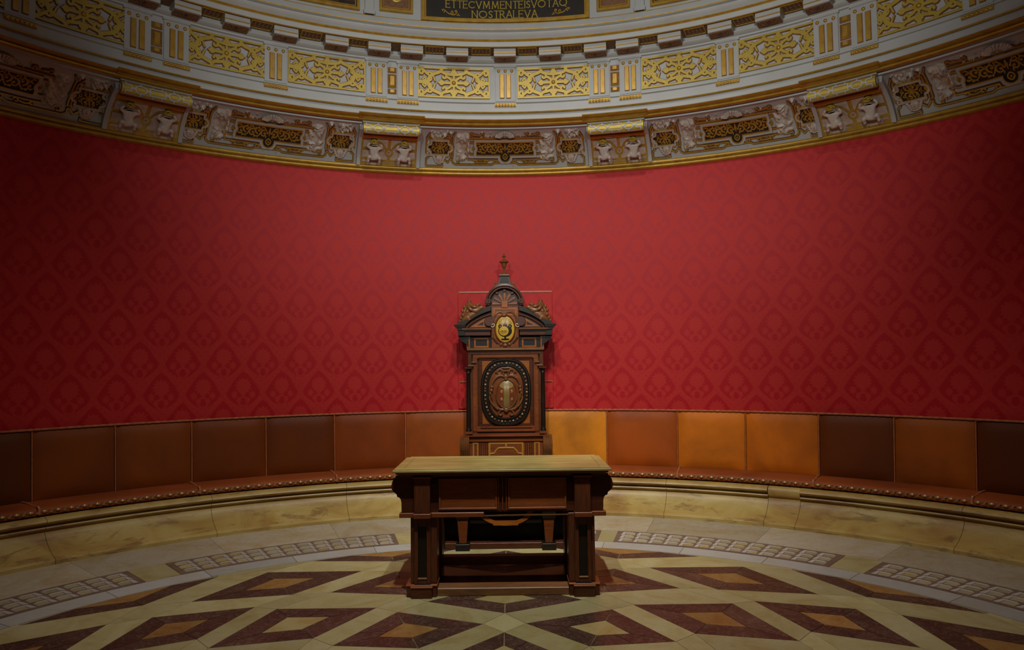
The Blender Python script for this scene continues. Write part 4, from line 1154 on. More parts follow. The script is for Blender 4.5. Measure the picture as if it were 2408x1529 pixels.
# legs
for sg in (-1, 1):
    for fy, dy in ((FY + 0.01, 1), (BY - 0.01, -1)):
        def bx(x0, x1, a, b, z0, z1, mb):
            xa, xb = sorted((TBX + sg * (1181 - x0) * KT, TBX + sg * (1181 - x1) * KT)); ya, yb = sorted((fy + dy * a, fy + dy * b))
            return mb.box(xa, xb, ya, yb, z0, z1)
        leg = tpart(bx(967, 1028, 0, 0.14, 0.085, tz(1213), MB()), 'leg', 'woodv')
        if True:
            tpart(bx(977, 1014, -0.045, 0, tz(1208), tz(1127), MB()), 'upper_pilaster', 'woodv', parent=None)
            tpart(bx(973.5, 1017, -0.052, 0, tz(1127), tz(1122.5), MB()), 'pilaster_cap', 'woodred')
            tpart(bx(979, 1012, -0.03, 0.0, tz(1123), 0.801, MB()), 'pilaster_block', 'wood')
            pm = MB()
            for q in ((977, 985, tz(1372), tz(1219)), (1005, 1014, tz(1372), tz(1219)), (985, 1005, tz(1372), tz(1361)), (985, 1005, tz(1238), tz(1219))): bx(q[0], q[1], -0.028, 0, q[2], q[3], pm)
            tpart(pm, 'leg_pilaster', 'woodv', 0.002)
            tpart(bx(985, 1005, -0.010, 0.0, tz(1361), tz(1238), MB()), 'leg_panel', 'ebony', 0)
            tpart(bx(984.5, 1005.5, -0.032, -0.008, tz(1361), tz(1358.5), MB()), 'panel_sill', 'footboard', 0.001)
        fb = tpart(bx(958.5, 1028, -0.024, 0.165, 0.0, tz(1378), MB()), 'foot', 'wood')
        tpart(bx(957, 1029.5, -0.028, 0.168, tz(1378), tz(1374), MB()), 'foot_cap', 'woodred', 0.002)
        tpart(bx(970, 1018, -0.055, -0.024, 0.0, tz(1379), MB()), 'foot_block', 'wood')
        tpart(bx(968.5, 1019.5, -0.060, -0.024, tz(1379), tz(1375), MB()), 'foot_cap', 'woodred', 0.002)
for sg in (-1, 1):
    xa, xb = sorted((TBX + sg * 0.60, TBX + sg * 0.56)); tpart(MB().box(xa, xb, 2.27, 2.485, 0.03, 0.10), 'side_stretcher', 'wood')
tpart(MB().box(tx(1028), tx(1334), FY + 0.002, FY + 0.125, 0.0, 0.052), 'footboard', 'footboard', 0.004)
tpart(MB().box(tx(1028), tx(1334), FY + 0.125, BY - 0.13, 0.0, 0.022), 'bottom_board', 'wood', 0.002)
tpart(MB().box(tx(1028), tx(1334), BY - 0.10, BY - 0.02, 0.088, 0.148), 'rear_stretcher', 'footboard', 0.003)

# ================================================================== FOOTSTOOL seen under the table
fs_ = tag(empty('footstool', (0, 3.5, 0)), 'low dark inlaid footstool in the shadow under the table', 'footstool')
def fpart(mb, name, mat, bevel=0.003, smooth=False): return under(mb.build(name, mat, None, smooth=smooth, bevel=bevel), fs_)
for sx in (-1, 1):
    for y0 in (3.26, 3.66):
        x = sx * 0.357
        fpart(MB().add([(x + a * w, y0 + b * w + 0.04, z) for z, w in ((0.055, 0.030), (0.26, 0.045)) for a, b in ((-1, -1), (1, -1), (1, 1), (-1, 1))], [(3, 2, 1, 0), (4, 5, 6, 7), (0, 1, 5, 4), (1, 2, 6, 5), (2, 3, 7, 6), (3, 0, 4, 7)]), 'leg', 'woodred')  # darker wood on the legs paints in the shadow under the table
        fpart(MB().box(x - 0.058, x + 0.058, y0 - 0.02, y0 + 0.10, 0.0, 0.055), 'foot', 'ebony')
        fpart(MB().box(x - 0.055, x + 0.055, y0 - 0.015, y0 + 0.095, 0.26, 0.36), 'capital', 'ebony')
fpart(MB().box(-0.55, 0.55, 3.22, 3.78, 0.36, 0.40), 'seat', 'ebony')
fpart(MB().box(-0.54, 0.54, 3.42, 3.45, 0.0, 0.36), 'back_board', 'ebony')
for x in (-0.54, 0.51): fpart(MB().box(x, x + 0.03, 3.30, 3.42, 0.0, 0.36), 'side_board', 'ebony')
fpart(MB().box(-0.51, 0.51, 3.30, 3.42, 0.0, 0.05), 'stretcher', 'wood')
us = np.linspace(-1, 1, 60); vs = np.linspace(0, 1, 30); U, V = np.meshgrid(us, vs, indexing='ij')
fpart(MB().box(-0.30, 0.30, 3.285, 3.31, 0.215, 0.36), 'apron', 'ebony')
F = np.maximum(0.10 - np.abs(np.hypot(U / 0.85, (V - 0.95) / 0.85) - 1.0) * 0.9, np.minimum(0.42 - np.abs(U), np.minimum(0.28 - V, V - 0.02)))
fpart(iso_plate(F, us, vs, lambda u, v, w: (u * 0.25, 3.285 - w, 0.195 + v * 0.15), 0.0, 0.006, None, 0, 0), 'inlaid_scroll', 'inlay', 0)  # deeper inlay tone, table shadow put into the colour

# ================================================================== THRONE
CH = 0.004637; CY = 5.02
def cx(px): return (px - 1190) * CH
def cz(q): return (1187 - q) * CH
chair = tag(empty('throne_chair', (0, 5.0, 0)), 'tall carved wooden throne with oval coat of arms and urn finial against the red wall', 'chair')
def cpart(mb, name, mat, bevel=0.0, smooth=False, parent=None):
    o = mb.build(name, mat, None, smooth=smooth, bevel=bevel)
    if parent is None: return under(o, chair)
    o.parent = parent; return o
def cbox(x0, x1, q0, q1, y0, y1, mb=None): return (mb or MB()).box(cx(x0), cx(x1), y0, y1, cz(q1), cz(q0))
def cboth(x0, x1, q0, q1, y0, y1, name, mat, bevel=0.003, parent=None):
    """the same piece left and right of the axis px = 1190"""
    for a, b in ((x0, x1), (2380 - x1, 2380 - x0)): cpart(cbox(a, b, q0, q1, y0, y1), name, mat, bevel, parent=parent)
def cframe(x0, x1, q0, q1, w, y0, y1, name, mat, bevel=0.003, parent=None):
    mb = MB()
    for a, b, c, d in ((x0, x1, q0, q0 + w), (x0, x1, q1 - w, q1), (x0, x0 + w, q0 + w, q1 - w), (x1 - w, x1, q0 + w, q1 - w)): cbox(a, b, c, d, y0, y1, mb)
    return cpart(mb, name, mat, bevel, parent=parent)
def sup(a, b, n=64, e=2.6):
    o = []
    for i in range(n):
        t = 2 * PI * i / n; c, s = math.cos(t), math.sin(t)
        o.append((a * math.copysign(abs(c) ** (2 / e), c), b * math.copysign(abs(s) ** (2 / e), s)))
    return o
def oval_ring(px, q, prof, y, e=2.6, n=64, mi=0, mb=None):
    """prof: (a, b, forward) in chair px; swept round an oval"""
    mb = mb or MB(); m = len(prof); V = []
    for i in range(n):
        for a, b, w in prof:
            p_ = sup(a, b, n, e)[i]; V.append((cx(px + p_[0]), y - w * CH, cz(q + p_[1])))
    fs = [(i * m + k, ((i + 1) % n) * m + k, ((i + 1) % n) * m + k + 1, i * m + k + 1) for i in range(n) for k in range(m - 1)]
    return mb.add(V, fs, mi)
def oval_dome(px, q, a, b, h, y, e=2.0, n=40, m=5, mb=None, mi=0):
    mb = mb or MB(); V = [(cx(px), y - h * CH, cz(q))]
    for k in range(1, m + 1):
        f = k / m
        for p_ in sup(a * f, b * f, n, e): V.append((cx(px + p_[0]), y - h * CH * (1 - f * f), cz(q + p_[1])))
    fs = [(0, 1 + (i + 1) % n, 1 + i) for i in range(n)] + [(1 + (k - 1) * n + i, 1 + (k - 1) * n + (i + 1) % n, 1 + k * n + (i + 1) % n, 1 + k * n + i) for k in range(1, m) for i in range(n)]
    return mb.add(V, fs, mi)
def ctube(pts, r, y, mb, n=7, mi=0, flat=0.7):
    mb.tube([(cx(x), y, cz(q)) for x, q in pts], [k * CH for k in r] if isinstance(r, (list, tuple)) else r * CH, n, mi, flat); return mb
def cell_(px, q, y, a, b, d, mb, mi=0, n=10, m=7): return mb.ell((cx(px), y, cz(q)), (a * CH, d * CH, b * CH), n, m, mi)

# --- back panel
cpart(cbox(1102, 1279, 824, 1022, CY + 0.02, 5.20), 'back_board', 'wood', 0.004)
cframe(1102, 1279, 824, 1021, 9, CY - 0.02, CY + 0.025, 'outer_frame', 'woodv')
cframe(1113, 1267, 832, 1012, 11, CY - 0.012, CY + 0.025, 'inner_frame', 'woodred')
cframe(1127, 1254, 839, 1003, 8, CY + 0.0, CY + 0.026, 'panel_moulding', 'wood')
field = cpart(cbox(1134, 1247, 846, 998, CY + 0.010, CY + 0.024), 'corner_inlay', 'inlay')
cpart(cbox(1100, 1281, 818, 824, CY - 0.05, 5.21), 'back_ledge', 'footboard', 0.004)
for x0, x1, q0, q1, y in ((1131, 1250, 1001, 1005, -0.022), (1123, 1258, 1009, 1013, -0.042), (1112, 1268, 1017, 1021.5, -0.062)):
    cpart(cbox(x0, x1, q0, q1, CY + y, CY + 0.024), 'sill_step', 'woodred', 0.003)
cpart(cbox(1127, 1254, 837.5, 840.5, CY - 0.022, CY + 0.02), 'panel_lip', 'woodred', 0.002)
ovx, ovq = 1190.5, 921.5
ring = cpart(oval_ring(ovx, ovq, [(59, 79, 0), (59, 79, 5), (57, 77, 8), (54, 74, 8), (52, 72, 4), (45, 64, 4), (44, 63, 7), (41.5, 60.5, 7), (40, 59, 2)], CY + 0.010), 'oval_frame', 'ebony', 0, True)
nd = 44; sp = sup(48.5, 68, nd * 8)
L_ = [0]
for i in range(1, len(sp) + 1): L_.append(L_[-1] + math.hypot(sp[i % len(sp)][0] - sp[i - 1][0], sp[i % len(sp)][1] - sp[i - 1][1]))
for k in range(nd):
    tgt = L_[-1] * k / nd; i = next(j for j in range(len(L_)) if L_[j] >= tgt) % len(sp)
    x, q = sp[i]
    cpart(cbox(ovx + x - 1.8, ovx + x + 1.8, ovq + q - 1.8, ovq + q + 1.8, CY - 0.020, CY - 0.005), 'bone_bead', 'inlay' if k % 3 else 'ivory', 0.002, parent=ring)
cpart(oval_dome(ovx, ovq, 41, 60, 2, CY + 0.004, 2.6), 'oval_field', 'woodred', 0, True)
cart = MB()
for sg in (-1, 1):
    s_ = lambda pts: [(ovx + sg * x, ovq + q) for x, q in pts]
    ctube(s_(spiral(14, -46, 9, 3, 2.6, 8.6)), 2.0, CY - 0.012, cart); ctube(s_(bez((0, -56), (8, -58), (18, -55), (24, -46))), 2.2, CY - 0.012, cart)
    ctube(s_(bez((4, -36), (16, -44), (30, -34), (34, -14))), [2.5, 3.6, 3.4, 2], CY - 0.012, cart); ctube(s_(bez((34, -14), (37, 0), (34, 10), (30, 18))), [2, 3, 3, 2], CY - 0.012, cart)
    ctube(s_(bez((38, 8), (40, 20), (30, 34), (16, 38))), [1.5, 2.6, 3.2, 2], CY - 0.010, cart); ctube(s_(bez((30, 18), (28, 34), (16, 44), (4, 40))), [2, 3, 3, 2], CY - 0.014, cart)
    ctube(s_(spiral(12, 50, 7, 2, -1.6, 3.6)), 1.8, CY - 0.012, cart)
    for k in range(5): cell_(ovx + sg * (20 + 2.4 * k), ovq + 40 - 2.0 * k, CY - 0.018, 1.3, 3.2, 2, cart)
    cell_(ovx + sg * 34, ovq - 4, CY - 0.020, 4, 5, 4, cart); cell_(ovx + sg * 33, ovq - 12, CY - 0.018, 4.5, 4, 3.5, cart); cell_(ovx + sg * 36, ovq + 3, CY - 0.016, 3, 5, 3, cart)
cell_(ovx, ovq - 36, CY - 0.018, 6, 7, 5, cart); cell_(ovx, ovq - 30, CY - 0.02, 4, 3.5, 4, cart); cell_(ovx, ovq + 42, CY - 0.016, 6, 6, 4, cart)
for k in range(5): cell_(ovx - 8 + 4 * k, ovq - 49, CY - 0.016, 2.2, 3.4, 3, cart)
cpart(cart, 'cartouche_carving', 'carved', 0, True)
shx, shq = 1192, 926
cpart(oval_ring(shx, shq, [(26.5, 36.5, 0), (26, 36, 4), (24, 34, 5.5), (22, 32, 3)], CY - 0.002, 2.0), 'shield_border', 'carved', 0, True)
sh_ = cpart(oval_dome(shx, shq, 22.5, 32.5, 7, CY - 0.012), 'shield', 'shieldred', 0, True)
def on_shield(x, q): return CY - 0.012 - 7 * CH * (1 - (x / 22.5) ** 2 - (q / 32.5) ** 2) - 0.0015
V = []; n = 14
for i in range(n + 1):
    q = -30.5 + 61 * i / n
    for x in (-6.5, -2.2, 2.2, 6.5): V.append((cx(shx + x), on_shield(x, q), cz(shq + q)))
cpart(MB().add(V, [(i * 4 + k, i * 4 + k + 1, i * 4 + 5 + k, i * 4 + 4 + k) for i in range(n) for k in range(3)]), 'gold_stripe', 'shieldgold', 0, True, sh_)
cap_ = MB()
V = [(cx(shx), on_shield(0, -31.8), cz(shq - 31.8))]
rows_ = 6
for i in range(1, rows_ + 1):
    q = -32 + i * 3.0; hw = 22.0 * math.sqrt(max(0, 1 - (q / 32.5) ** 2)) * (0.97 if i < 5 else 0.8 - 0.25 * (i - 5))
    for k in range(9): x = -hw + 2 * hw * k / 8; V.append((cx(shx + x), on_shield(x, q) + 0.0007, cz(shq + q)))
fs = [(0, 1 + k, 2 + k) for k in range(8)] + [(1 + (i - 1) * 9 + k, 2 + (i - 1) * 9 + k, 2 + i * 9 + k, 1 + i * 9 + k) for i in range(1, rows_) for k in range(8)]
cpart(cap_.add(V, fs), 'gold_chief', 'shieldgold', 0, True, sh_)
for x, q in ((-11.5, 12), (12, 12), (-11.5, -5), (12, -6)):
    e = MB().ell((cx(shx + x), on_shield(x, q), cz(shq + q)), (3.4 * CH, 0.003, 4 * CH), 10, 6); cpart(e, 'gold_dot', 'shieldgold', 0, True, sh_)
# --- columns with stepped capitals
for sg in (-1, 1):
    X0 = cx(1190 + sg * 87)
    col = MB().lathe([(5.2, 868), (4.9, 940), (5.4, 1004), (6.0, 1005), (6.0, 1008)][0:0] or [(6.5 * CH, cz(1012)), (6.5 * CH, cz(1008)), (5.2 * CH, cz(1005)), (5.4 * CH, cz(1000)), (5.2 * CH, cz(940)), (4.6 * CH, cz(878)), (5.6 * CH, cz(876)), (4.6 * CH, cz(874)), (5.2 * CH, cz(868)), (6.6 * CH, cz(866))], (X0, CY - 0.03, 0), 16)
    cpart(col, 'column', 'ebony', 0, True)
    def sb(x0, x1, q0, q1, y0, y1, name, mat):
        a, b = (x0, x1) if sg < 0 else (2380 - x1, 2380 - x0)
        cpart(cbox(a, b, q0, q1, y0, y1), name, mat, 0.002)
    sb(1095, 1112, 862.5, 866.5, CY - 0.07, CY + 0.0, 'capital', 'wood'); sb(1103, 1116, 857, 861, CY - 0.06, CY + 0.0, 'capital_step', 'footboard'); sb(1111, 1122, 849.5, 853, CY - 0.045, CY + 0.0, 'capital_step', 'footboard')
    sb(1104, 1114, 861, 1012, CY - 0.03, CY + 0.02, 'pilaster', 'woodv'); sb(1113, 1121, 853, 1012, CY - 0.024, CY + 0.02, 'pilaster', 'woodred')
    sb(1095, 1113, 1012, 1018, CY - 0.07, CY + 0.0, 'column_base', 'woodred')
    # fluted scroll consoles at the foot of the back
    cons = None
    for k in range(5):
        x = 1190 + sg * (87.5 + 4.2 * k)
        path = [(cx(x), CY - 0.02, cz(1021)), (cx(x), CY - 0.065, cz(1025)), (cx(x), CY - 0.105, cz(1035)), (cx(x), CY - 0.118, cz(1045)), (cx(x), CY - 0.105, cz(1056)), (cx(x), CY - 0.085, cz(1063)), (cx(x), CY - 0.08, cz(1074)), (cx(x), CY - 0.09, cz(1090))]
        o = MB().tube(path, [r * CH for r in (1.6, 2.0, 2.4, 2.5, 2.3, 2.0, 2.0, 2.0)], 8).build('scroll_flute', 'carved', None, True)
        if cons is None: cons = under(cpart(cbox(*sorted((1190 + sg * 86, 1190 + sg * 106)), 1028, 1187, CY - 0.075, CY + 0.10), 'arm_console', 'wood', 0.006), chair)
        o.parent = cons
# --- base of the back
cpart(cbox(1092, 1289, 1020.5, 1024, CY - 0.072, CY + 0.12), 'base_ledge', 'woodred', 0.003)
cpart(cbox(1104, 1276, 1024, 1036, CY - 0.045, CY + 0.12), 'base_rail', 'woodred', 0.003)
cpart(cbox(1104, 1276, 1036, 1187, CY - 0.030, CY + 0.12), 'base_panel', 'woodred', 0.002)
inl = MB()
for x0, x1, q0, q1 in ((1112, 1125, 1038, 1041), (1112, 1115.5, 1041, 1075), (1122, 1125, 1041, 1075), (1149, 1230, 1038, 1042), (1149, 1153, 1042, 1075), (1226, 1230, 1042, 1075), (1187.5, 1191.5, 1042, 1050), (1255, 1268, 1038, 1041), (1255, 1258, 1041, 1075), (1264.5, 1268, 1041, 1075)):
    cbox(x0, x1, q0, q1, CY - 0.0345, CY - 0.030, inl)
ctube([(1153, 1064), (1162, 1063), (1166, 1056), (1172, 1051), (1189, 1050.5), (1207, 1051), (1213, 1056), (1217, 1063), (1226, 1064)], 2.0, CY - 0.032, inl, 6, 0, 0.4)
cpart(inl, 'strap_inlay', 'inlayy')
inr = MB()
for x in (1128, 1132, 1137, 1141, 1145, 1234, 1238, 1243, 1247, 1251): cbox(x, x + 1.6, 1040, 1072, CY - 0.0335, CY - 0.030, inr)
cpart(inr, 'reed_inlay', 'ebony')
# --- seat, arms and front legs (below the sight line over the table)
cpart(cbox(1096, 1284, 1074, 1092, 4.46, CY - 0.031), 'seat', 'wood', 0.006)
cpart(cbox(1104, 1276, 1092, 1122, 4.50, 4.53), 'seat_rail', 'woodred', 0.003)
for sg in (-1, 1):
    a, b = sorted((1190 + sg * 92, 1190 + sg * 80))
    cpart(cbox(a, b, 1092, 1187, 4.48, 4.54), 'front_leg', 'woodv', 0.004)
    cpart(cbox(a, b, 1092, 1122, 4.54, CY - 0.08), 'side_rail', 'wood', 0.003)
# --- entablature
cpart(cbox(1102, 1280, 789, 818, CY + 0.03, 5.20), 'frieze', 'ebony', 0.003)
for x0 in (1116.5, 2380 - 1151): cframe(x0, x0 + 34.5, 794, 817, 4, CY + 0.018, CY + 0.031, 'frieze_inlay', 'inlay', 0.001)
cboth(1099, 1107, 790, 818, CY + 0.005, CY + 0.03, 'frieze_bracket', 'inlay', 0.002)
cboth(1091, 1156, 779, 789, CY - 0.035, 5.20, 'architrave', 'wood')
cboth(1089, 1158, 772, 775.5, CY - 0.065, 5.20, 'cornice_fillet', 'carved')
cboth(1091, 1157, 775.5, 779, CY - 0.05, 5.20, 'cornice_cyma', 'ebony')
for x0, x1, q0, q1, y in ((1070.5, 1098, 763, 766, -0.085), (1074, 1098, 766, 770, -0.075), (1078, 1097, 770, 776, -0.06), (1080, 1096, 776, 789, -0.045)): cboth(x0, x1, q0, q1, CY + y, 5.20, 'cornice_end', 'ebony', 0.002)
for sg in (-1, 1):
    pts = [(cx(1190 + sg * x), cz(q)) for x, q in ((110, 789), (108, 796), (100, 803), (91, 809), (88, 815), (86, 815), (86, 789))]
    cpart(MB().prism(pts, CY + 0.0, 5.19), 'corbel', 'ebony')
    # half of the broken segmental pediment
    N = 10
    up_ = bez((112, 764), (90, 742), (62, 728), (33, 721), N); lo_ = bez((33, 731), (60, 738), (84, 752), (100, 771), N)
    cpart(MB().prism([(cx(1190 + sg * x), cz(q)) for x, q in up_ + lo_], CY - 0.07, 5.19), 'pediment_arch', 'ebony', 0)
    rim = [(x, q - 0.5) for x, q in up_]
    cpart(ctube([(1190 + sg * x, q) for x, q in rim], 2.0, CY - 0.066, MB(), 6), 'pediment_rim', 'wood', 0, True)
    lo2 = bez((33, 739), (58, 745), (80, 757), (92, 771), N)
    cpart(ctube([(1190 + sg * x, q) for x, q in lo2], 2.2, CY - 0.02, MB(), 6), 'pediment_moulding', 'woodred', 0, True)
    cpart(MB().prism([(cx(1190 + sg * x), cz(q)) for x, q in [(100, 771)] + lo_[:-1][::-1] + [(33, 771)]], CY + 0.0, 5.18), 'tympanum', 'wood')
    tri = [(46, 747), (46, 768.5), (82, 768.5)]; tin = [(51, 756), (51, 764.5), (66, 764.5)]
    tb_ = MB(); V = [(cx(1190 + sg * x), y, cz(q)) for y in (CY - 0.006, CY + 0.002) for x, q in tri + tin]
    tb_.add(V, [(0, 1, 4, 3), (1, 2, 5, 4), (2, 0, 3, 5), (0, 6, 7, 1), (1, 7, 8, 2), (2, 8, 6, 0)]); cpart(tb_, 'triangle_inlay', 'inlay')
    cpart(MB().prism([(cx(1190 + sg * x), cz(q)) for x, q in tin], CY - 0.003, CY + 0.001), 'triangle_core', 'ebony')
    vol = MB().lathe([(0.2 * CH, 0), (11 * CH, 0), (12 * CH, 0.01), (12 * CH, 0.12), (0.2 * CH, 0.12)], n=24)
    vol.v = [(cx(1190 + sg * 37) + x, CY - 0.04 + z, cz(756) + y) for x, y, z in vol.v]; cpart(vol, 'side_volute', 'wood', 0, True)
# --- central niche with the oval emblem
cpart(cbox(1158, 1222, 722, 818, CY - 0.03, 5.18), 'centre_block', 'woodred', 0.004)
cframe(1162, 1218, 724, 743, 5, CY - 0.036, CY - 0.029, 'head_inlay', 'inlay', 0.001)
ctr = MB()
for sg in (-1, 1):
    ctube([(1190 + sg * x, q) for x, q in bez((3, 738), (12, 728), (26, 736), (28, 756))], [2, 3.2, 3, 2], CY - 0.036, ctr)
    ctube([(1190 + sg * x, q) for x, q in bez((26, 772), (28, 790), (22, 802), (14, 808))], [2, 3.2, 3.2, 2], CY - 0.034, ctr)
    for k in range(6): cell_(1190 + sg * (28.5 - 1.9 * k), 794 + 2.3 * k, CY - 0.040, 3.2, 1.0, 2.6, ctr)
    for k in range(3): cell_(1190 + sg * 27.5, 776 + 4 * k, CY - 0.036, 2, 2, 2, ctr)
    cell_(1190 + sg * 10, 810, CY - 0.036, 4, 4, 3, ctr)
cell_(1190, 812, CY - 0.04, 6, 5, 4, ctr); cell_(1188, 742, CY - 0.04, 7, 4, 4, ctr)
for k in range(4): cell_(1183 + 4.5 * k, 807, CY - 0.038, 1.8, 3, 2.6, ctr)
cpart(ctr, 'emblem_carving', 'carved', 0, True)
for sg in (-1, 1): cpart(ctube([(1190 + sg * x, q) for x, q in spiral(28.5, 764.5, 5.5, 1.2, 0.6, 6.6)], 1.3, CY - 0.045, MB(), 6), 'emblem_scroll', 'ivory', 0, True)
emx, emq = 1190, 773.5
cpart(oval_ring(emx, emq, [(25.5, 34.5, 0), (25, 34, 3), (23.5, 32.5, 5), (21.5, 30.5, 3)], CY - 0.03, 2.0), 'emblem_frame', 'woodred', 0, True)
emb = cpart(oval_dome(emx, emq, 22, 31, 3.5, CY - 0.036), 'emblem', 'emblem', 0, True)
def on_em(x, q): return CY - 0.036 - 3.5 * CH * (1 - (x / 22) ** 2 - (q / 31) ** 2)
us = np.linspace(-20, 20, 84); vs = np.linspace(-29, 29, 110); U, V = np.meshgrid(us, vs, indexing='ij')
def em_map(u, v, w): return (cx(emx + u), on_em(u, v) - w, cz(emq + v))
Fv = np.maximum(np.minimum(16 - np.hypot(U, (V - 5) * 1.15), V - (-5.5)), np.minimum(2.0 - np.abs(U), np.minimum(V - 14, 27 - V)))
Fv = np.maximum(Fv, np.minimum(9 - np.abs(U) * 1.0, np.minimum(V - 23 - 0, 26.5 - V))); Fv = np.maximum(Fv, np.minimum(5.5 - np.abs(U), 1.8 - np.abs(V + 7)))
for sx in (-1, 1): Fv = np.maximum(Fv, 1.5 - np.abs(np.hypot(U - sx * 11.5, V + 6) - 3.0))
hole = 11.2 - np.hypot(U + 3, (V - 5) * 1.0)
Fv = np.minimum(Fv, np.where(hole > -99, -hole, Fv) if True else Fv)
Fv = np.minimum(Fv, 28 - np.hypot(U * 1.35, V))
cpart(iso_plate(Fv, us, vs, em_map, 0.0, 0.003, None, 0, 0), 'vase_emblem', 'ebony', 0, False, emb)
st = []
for k in range(9):
    a = -PI / 2 + (k - 4) * 0.30; st += [([(0, -8), (16 * math.cos(a), -8 + 16 * math.sin(a))], 0.45), ([(16 * math.cos(a), -8 + 16 * math.sin(a))], 1.1)]
for k in range(7):
    a = 0.3 + k * 0.42; st += [([(-3 + 3 * math.cos(a), 3 + 3 * math.sin(a)), (-3 + 9.5 * math.cos(a), 4 + 9.5 * math.sin(a))], 0.5)]
cpart(iso_plate(strokeF(U, V, st), us, vs, em_map, 0.0, 0.002, None, 0, 0), 'lily_emblem', 'carved', 0, False, emb)
# --- arched hood with fan
N = 24
arc = lambda r, a: (1189.5 + r * math.cos(a), 714 - r * math.sin(a))
V = []; prof = [(45, -0.095), (45, -0.10), (41, -0.105), (38, -0.09), (36, -0.09), (34, -0.06)]
hood = MB(); m = len(prof) + 2
for i in range(N + 1):
    a = -0.12 + (PI + 0.24) * i / N
    for r, y in [(45, 0.15)] + prof + [(34, 0.15)]: x, q = arc(r, a); V.append((cx(x), CY + y, cz(q)))
hood.add(V, [(i * m + k, (i + 1) * m + k, (i + 1) * m + (k + 1) % m, i * m + (k + 1) % m) for i in range(N) for k in range(m)] + [list(range(m)), [N * m + k for k in range(m)][::-1]])
cpart(hood, 'arched_hood', 'wood', 0, True)
for sg in (-1, 1):
    cpart(ctube([(1189.5 + sg * x, q) for x, q in spiral(38.5, 709, 6.0, 1.0, -1.4, 7.5, 24)], [2.0] * 25, CY - 0.10, MB(), 6), 'hood_volute', 'wood', 0, True)
    ends = MB().lathe([(0.1 * CH, 0), (7.5 * CH, 0), (7.5 * CH, 0.2), (0.1 * CH, 0.2)], n=18); ends.v = [(cx(1189.5 + sg * 38.5) + x, CY - 0.094 + z, cz(709) + y) for x, y, z in ends.v]; cpart(ends, 'hood_end', 'ebony', 0, True)
half = [arc(34.5, PI * i / 20) for i in range(21)]
cpart(MB().prism([(cx(x), cz(q)) for x, q in half + [(1155, 722), (1224, 722)]], CY - 0.01, 5.17), 'fan_ground', 'wood')
for k in range(7):
    a = PI * (k + 0.0) / 6; a = 0.10 + (PI - 0.2) * k / 6
    r0, r1 = 8, 29; w0, w1 = 0.9, 3.0
    dx, dq = math.cos(a), -math.sin(a); px_, pq = -dq, dx
    pts = [(1189.5 + dx * r0 + px_ * w0, 716 + dq * r0 + pq * w0), (1189.5 + dx * r1 + px_ * w1, 716 + dq * r1 + pq * w1), (1189.5 + dx * r1 - px_ * w1, 716 + dq * r1 - pq * w1), (1189.5 + dx * r0 - px_ * w0, 716 + dq * r0 - pq * w0)]
    cpart(MB().prism([(cx(x), cz(q)) for x, q in pts], CY - 0.026, CY - 0.008), 'fan_ray', 'inlay' if k in (0, 6, 2, 4, 3) else 'carved')
for a in (0.95, PI / 2, PI - 0.95):
    x, q = arc(30.5, a); cpart(cbox(x - 3.4, x + 3.4, q - 2.6, q + 2.6, CY - 0.045, CY - 0.008), 'fan_tip', 'footboard', 0.003)
cpart(cbox(1182, 1197, 708, 724, CY - 0.045, CY - 0.01), 'fan_hub', 'inlay', 0.003)
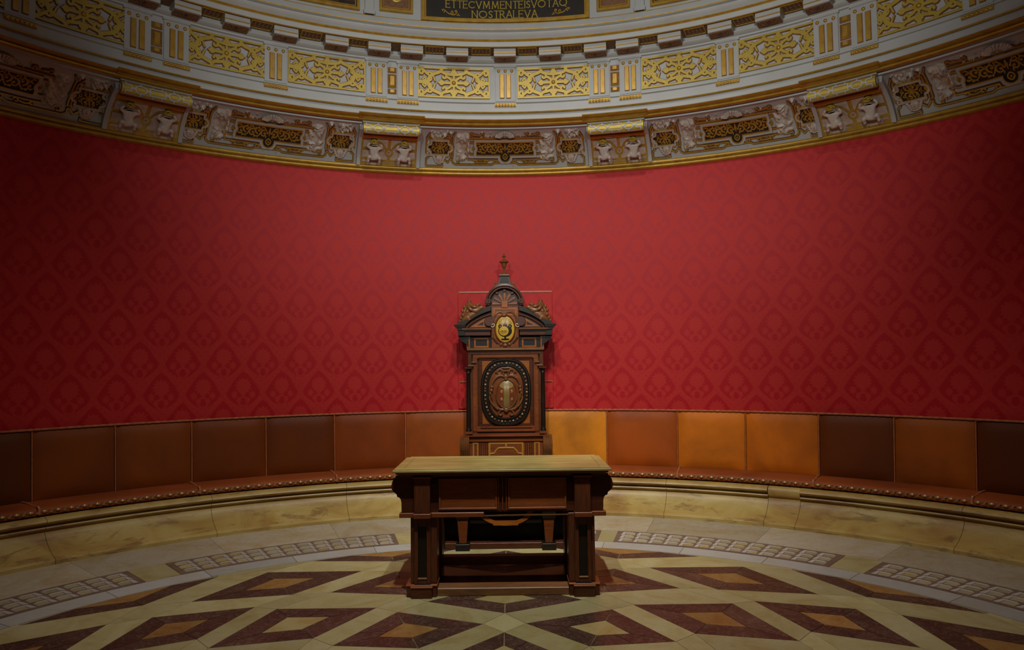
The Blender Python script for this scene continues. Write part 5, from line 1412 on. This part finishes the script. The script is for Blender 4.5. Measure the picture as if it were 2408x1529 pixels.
# --- pedestal and urn
cpart(MB().prism([(cx(x), cz(q)) for x, q in ((1172, 673), (1207, 673), (1201, 650), (1178, 650))], CY - 0.05, CY + 0.11), 'pedestal', 'wood', 0.003)
cpart(MB().prism([(cx(x), cz(q)) for x, q in ((1178, 665), (1201, 665), (1198, 652), (1181, 652))], CY - 0.058, CY - 0.045), 'pedestal_panel', 'ebony', 0.0)
cpart(cbox(1177, 1202, 645, 650, CY - 0.075, CY + 0.13), 'pedestal_cap', 'carved', 0.004)
for sg in (-1, 1): cpart(ctube([(1189.5 + sg * x, q) for x, q in bez((10, 652), (12, 664), (17, 674), (22, 673)) + spiral(20, 668.5, 4.6, 1.2, 1.3, -4.2)], 1.7, CY - 0.03, MB(), 7), 'pedestal_scroll', 'carved', 0, True)
urn = [(9.0, 645), (8.6, 642.5), (5.5, 640), (3.2, 637.5), (2.0, 635.5), (2.0, 633.5), (3.4, 632.6), (3.4, 631.4), (2.6, 630.6), (4.6, 627.5), (6.0, 623), (6.7, 618.5), (7.4, 617.8), (7.6, 616.4), (10.6, 615.2), (11.4, 613.6), (9.0, 611.5), (5.2, 609.2), (2.6, 606.8), (1.9, 603.6), (3.0, 602.6), (5.0, 601.4), (4.4, 600), (2.2, 598.6), (2.8, 597.4), (2.4, 596.2), (1.0, 595), (1.2, 593.6), (0.1, 592.4)]
cpart(MB().lathe([(r * CH, cz(q)) for r, q in urn], (cx(1189), CY + 0.03, 0), 22), 'urn_finial', 'carved', 0, True)
# --- reclining carved figures on the pediment
def figure(sg):
    P = [(70, 735), (78, 727), (83, 718), (84, 711), (84, 705),                 # hip, belly, chest, neck, head  (px from axis, py)
         (62, 729), (55, 722), (47, 724),                                        # upper leg, knee, foot towards the centre
         (74, 741), (92, 748), (102, 756),                                       # lower leg stretched down the slope
         (78, 717), (73, 723), (65, 722),                                        # arm
         (90, 720), (94, 729), (96, 738),                                        # other arm
         (92, 737), (100, 745)]                                                  # drapery
    yy = [-.05, -.06, -.06, -.055, -.06, -.07, -.08, -.08, -.06, -.07, -.07, -.08, -.10, -.10, -.05, -.06, -.07, -.05, -.05]
    E_ = [(0, 1), (1, 2), (2, 3), (3, 4), (0, 5), (5, 6), (6, 7), (0, 8), (8, 9), (9, 10), (2, 11), (11, 12), (12, 13), (2, 14), (14, 15), (15, 16), (8, 17), (17, 18)]
    Rr = [10, 9, 8.5, 4.0, 6.5, 8, 6.0, 3.8, 9.5, 7.0, 4.0, 5, 4.0, 3.0, 5, 4.4, 3.0, 8.0, 5.5]
    Vv = [(cx(1190 + sg * x), CY + y + 0.02, cz(q)) for (x, q), y in zip(P, yy)]
    return under(skin_obj('carved_figure', Vv, E_, [r * CH for r in Rr], 'carved'), chair)
for sg in (-1, 1):
    f = figure(sg)
    ex = MB()
    for x, q, r in ((64, 718, 4.2), (60, 716, 3.4), (70, 722, 4.0), (95, 722, 3.6), (99, 731, 4.0), (103, 748, 3.8), (98, 741, 4.4), (52, 725, 3.6), (88, 733, 5.0), (80, 727, 5.0), (106, 755, 3.4), (58, 726, 4.6)): cell_(1190 + sg * x, q, CY - 0.05, r, r * 1.2, r, ex)
    cpart(ex, 'carved_attribute', 'carved', 0, True)
